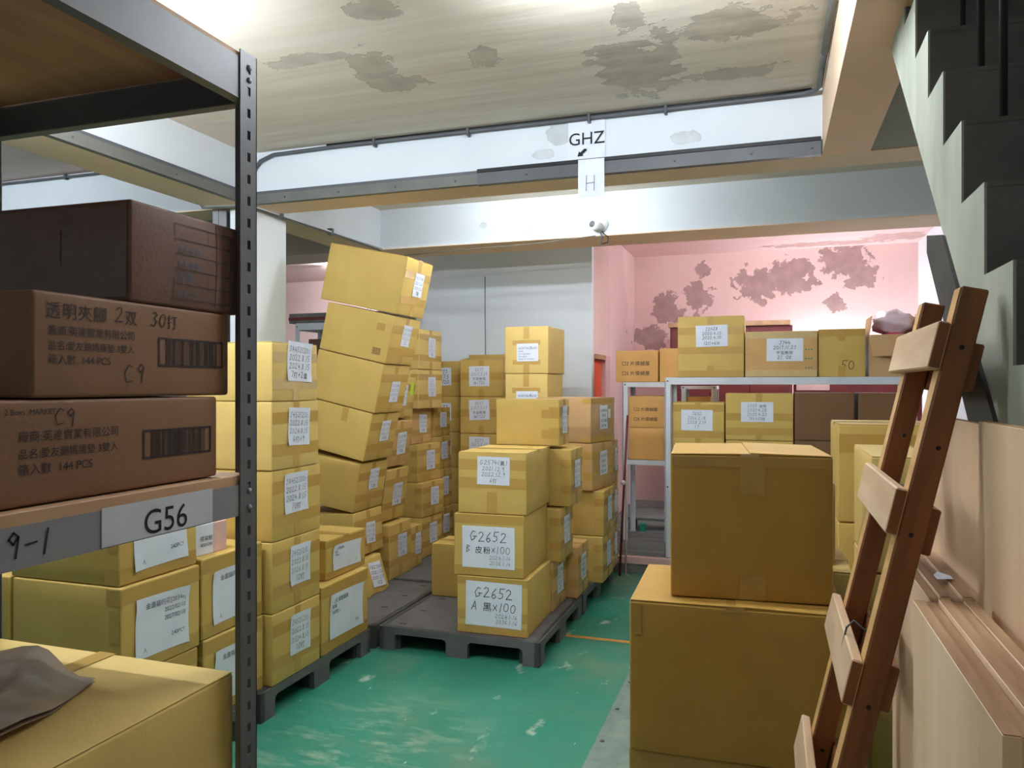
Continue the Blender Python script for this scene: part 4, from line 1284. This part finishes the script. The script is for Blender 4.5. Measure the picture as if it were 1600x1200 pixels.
rack('metal_rack', 'long white metal rack crowded with labelled boxes before the pink wall', -.856, 1.04, 6.62, 7.08, .14, 1.672, (.77, 1.672))
rack('metal_rack', 'small white metal rack left of the long one in the alcove', -1.335, -.90, 7.25, 7.70, .14, 1.635, (.90, 1.635), bh=.045)
rack('metal_rack', 'narrow white metal rack glimpsed between the two larger racks', -.80, -.48, 7.32, 7.65, .14, 1.60, (1.20, 1.60), bh=.03)
SH = 1.673
# on top of the long rack
GT = 'cartons on top of the long rack'
b = Carton('kraft carton labelled J2428 on the left end of the long rack top', (-.752, 6.63, SH), (-.212, 7.02, 2.185), 'kraft', group=GT)
b.htape('-Y', 'tape', (.52, -.12, -.9), vert=True)
b.paper('-Y', .26, .18, ['J2428', '2020.4.10', '2032.4.10', ('', .3), '12打+6双'], .01, .09, pen=.1)
b = Carton('kraft carton labelled J744 wrapped in clear tape on the long rack top', (-.205, 6.62, SH), (.350, 7.02, 2.045), 'tan', group=GT, yaw=.5)
b.htape('-Y', 'tape_clear', (.86, -.86), vert=False)
b.printing('-Y', ['▪▪▪', '▪▪▪', '▪▪▪'], .06, .22, .21, -.02, False, 'green_block')
b.paper('-Y', .28, .185, ['J744', '2017.11.27', '宇宙無限', '21. OK'], .03, .035, pen=.1)
b = Carton('dim kraft carton with a faint 50 scrawl on the long rack top', (.360, 6.64, SH), (.705, 7.02, 2.055), 'kraft2', group=GT)
b.htape('-Y', 'tape', (.85,), vert=True)
b.printing('-Y', ['50'], .12, .10, .05, -.09, True, 'ink_brown', .06, name='marker_writing')
# open carton with plastic bags
ob = thing('open_carton', 'open carton with raised flaps and a pink plastic bag inside', 'box', (.90, 6.82, SH))
W_, D_, H2 = .17, .19, .33
for nme, lo, hi in (('side', (-W_, -D_, 0), (-W_ + .006, D_, H2)), ('side', (W_ - .006, -D_, 0), (W_, D_, H2)), ('side', (-W_ + .006, -D_, 0), (W_ - .006, -D_ + .006, H2)), ('side', (-W_ + .006, D_ - .006, 0), (W_ - .006, D_, H2)), ('bottom', (-W_ + .006, -D_ + .006, 0), (W_ - .006, D_ - .006, .006))):
    box(nme, lo, hi, 'card_pinkish', ob, .001)
mesh_obj('flap', [(-W_, -D_, H2), (-W_, D_, H2), (-W_ + .02, D_, H2 + .15), (-W_ + .02, -D_, H2 + .15), (-W_ + .005, -D_, H2), (-W_ + .005, D_, H2), (-W_ + .025, D_, H2 + .15), (-W_ + .025, -D_, H2 + .15)], [(0, 1, 2, 3), (7, 6, 5, 4), (0, 3, 7, 4), (1, 5, 6, 2), (3, 2, 6, 7)], 'card_pinkish', ob)
mesh_obj('flap', [(-W_, -D_ - .002, H2), (W_, -D_ - .002, H2), (W_ - .02, -D_ - .06, H2 - .17), (-W_ + .02, -D_ - .06, H2 - .17), (-W_, -D_ - .006, H2), (W_, -D_ - .006, H2), (W_ - .02, -D_ - .064, H2 - .17), (-W_ + .02, -D_ - .064, H2 - .17)], [(3, 2, 1, 0), (4, 5, 6, 7), (2, 3, 7, 6), (0, 4, 7, 3), (1, 2, 6, 5)], 'card_pinkish', ob)
mesh_obj('flap', [(W_, -D_, H2), (W_, D_, H2), (W_ + .05, D_, H2 + .18), (W_ + .05, -D_, H2 + .18), (W_ - .005, -D_, H2), (W_ - .005, D_, H2), (W_ + .045, D_, H2 + .18), (W_ + .045, -D_, H2 + .18)], [(3, 2, 1, 0), (4, 5, 6, 7), (2, 3, 7, 6), (0, 4, 7, 3), (1, 2, 6, 5)], 'card_pinkish', ob)
def bag(label, loc, r, m, seed):
    rg = random.Random(seed)
    bm = bmesh.new()
    bmesh.ops.create_icosphere(bm, subdivisions=3, radius=1)
    ph = [rg.uniform(0, 6) for _ in range(6)]
    for v in bm.verts:
        p = v.co.copy()
        k = 1 + .16 * math.sin(p.x * 5 + ph[0]) * math.sin(p.y * 6 + ph[1]) + .12 * math.sin(p.z * 9 + ph[2] + p.x * 4) + .07 * math.sin(p.x * 15 + p.y * 13 + ph[3])
        v.co = Vector((p.x * r[0] * k, p.y * r[1] * k, p.z * r[2] * k))
    return tag(bm_obj('plastic_bag', bm, m, None, True, loc), label, 'bag')
bag('crumpled translucent white plastic bag sticking out of the open carton', (.94, 6.86, SH + .435), (.16, .13, .105), 'plastic_bag', 3)
bag('pink plastic bag down in the open carton', (.90, 6.80, SH + .25), (.13, .14, .10), 'pink_bag', 5)
# inside the long rack
GU = 'cartons inside the long rack'
MS = .772
def ubox(label, x0, x1, z0, z1, card='kraft', lines=None, pp=None, bands=(.5, -.55), y0=6.66):
    b = Carton(label, (x0, y0, z0), (x1, y0 + .38, z1), card, group=GU)
    if lines:
        b.htape('-Y', 'tape', bands)
        b.paper('-Y', pp[0], pp[1], lines, pp[2], pp[3], pen=.075, ink='ink_soft')
    return b
ubox('lower kraft carton under the J602 one inside the long rack', -.80, -.37, MS, 1.095)
ubox('kraft carton labelled J602 inside the long rack', -.80, -.372, 1.098, 1.462, 'kraft', ['J602', '2016.2.18', '2028.2.18', ('17', 1.1)], (.26, .175, -.01, .03), (.72, -.5))
ubox('lower kraft carton under the J505 one inside the long rack', -.36, .17, MS, 1.145)
ubox('kraft carton labelled J505 with tape bands inside the long rack', -.362, .170, 1.148, 1.540, 'kraft', ['J505 進程', '2021.4.28', '2033.4.23', '7打+10双'], (.255, .165, -.015, .04), (.0, -.62))
ubox('lower dim brown carton right of J505 inside the long rack', .180, .625, MS, 1.155, 'kraft_shaded')
ubox('upper dim brown carton right of J505 inside the long rack', .180, .625, 1.158, 1.545, 'kraft_shaded')
ubox('lower brown carton at the right end inside the long rack', .655, .985, MS, 1.155, 'kraft_shaded')
b = ubox('upper brown carton at the right end inside the long rack', .655, .985, 1.158, 1.545, 'kraft_shaded')
b.band('-Y', -.1, -.02, 'tape', wrap=0)
# small rack cartons
def card25(label, x0, x1, y0, z0, z1):
    b = Carton(label, (x0, y0, z0), (x1, y0 + .38, z1), 'orange', group='orange-brown cartons on the small rack')
    b.printing('-Y', ['□2 片摸蝴屋', '□5 片摸蝴屋'], (x1 - x0) * .66, (z1 - z0) * .62, (x1 - x0) * -.03, 0, False, 'ink')
    return b
card25('orange-brown carton printed with 2 and 5 tick boxes on top of the small rack', -1.405, -1.005, 7.27, 1.637, 1.935)
plain('plain orange-brown carton on the small rack top, beside the tick-box one', (-.993, 7.27, 1.637), (-.62, 7.66, 1.95), 'orange', group='orange-brown cartons on the small rack')
card25('orange-brown carton printed with 2 and 5 tick boxes inside the small rack', -1.285, -.945, 7.28, 1.205, 1.505)
plain('plain orange-brown carton on the lower shelf of the small rack', (-1.285, 7.28, .903), (-.95, 7.64, 1.203), 'orange', group='orange-brown cartons on the small rack')
plain('orange-brown carton inside the narrow rack', (-.75, 7.36, 1.203), (-.53, 7.62, 1.50), 'orange')
# under the small rack
bn = thing('wooden_bench', 'low dark plank bench under the small rack', 'bench', (-1.1, 7.9, .14))
for i in range(3):
    box('plank', (-.3, -.12 + i * .09, .10), (.5, -.04 + i * .09, .125), 'grey_plank', bn, .002)
box('foot', (-.27, -.1, 0), (-.22, .1, .10), 'stair_dark', bn); box('foot', (.4, -.1, 0), (.45, .1, .10), 'stair_dark', bn)
gb = thing('green_block', 'small teal green block under the plank bench', 'block', (-1.22, 7.74, .142))
box('body', (-.03, -.03, 0), (.03, .03, .075), 'green_block', gb, .004)
box('cap', (-.022, -.022, .075), (.022, .022, .08), 'green_block', gb, .002)
# dark red cabinet behind the boxes
rc = thing('wooden_cabinet', 'dark red wooden cabinet behind the boxes against the pink wall', 'cabinet', (-.5, 9.3, .14))
RO = (-.5, 9.3, .14)
box('body', (-1.12, 9.1, .14), (.225, 9.5, 2.28), 'red_wood', rc, .004, RO)
box('top', (-1.14, 9.07, 2.28), (.20, 9.52, 2.335), 'shelf_ply', rc, .004, RO)  # pale plate paints the lamplight on top of the cabinet
for i in range(3):
    x = -1.10 + i * .437
    d = box('door', (x, 9.08, .2), (x + .43, 9.099, 2.25), 'red_wood', rc, .004, RO)
    box('knob', (x + .36, 9.06, 1.2), (x + .39, 9.079, 1.23), 'steel_grey', d, .004, RO)
rc2 = thing('wooden_partition', 'dark red low partition with pale pink panels behind the long rack', 'partition', (.9, 9.3, .14))
RO = (.9, 9.3, .14)
box('frame', (.24, 9.3, .14), (1.55, 9.36, 1.72), 'red_wood', rc2, .004, RO)
box('pale_panel', (.27, 9.29, 1.55), (.62, 9.299, 1.70), 'pink_frame', rc2, .002, RO)
box('pale_panel', (1.0, 9.29, 1.2), (1.5, 9.299, 1.5), 'pink_frame', rc2, .002, RO)

# ---------------------------------------------------------------- rack in the far left bay
r3 = rack('metal_rack', 'pale slotted metal rack with dark goods in the far left bay', -4.62, -3.50, 6.75, 7.2, 0, 2.24, (1.2, 2.24), bh=.07)
db = thing('dark_panel', 'long dark brown board lying across the rack in the far left bay', 'board', (-4.1, 6.95, 2.241))
box('board', (-.6, -.2, 0), (.65, .2, .10), 'stair_dark', db, .004)
box('edge_strip', (-.6, -.206, .03), (.65, -.2, .06), 'red_wood', db)
plain('dark brown carton inside the far left bay rack', (-4.5, 6.80, 1.203), (-3.85, 7.15, 2.08), 'umber')

bpy.data.objects.remove(_fo)
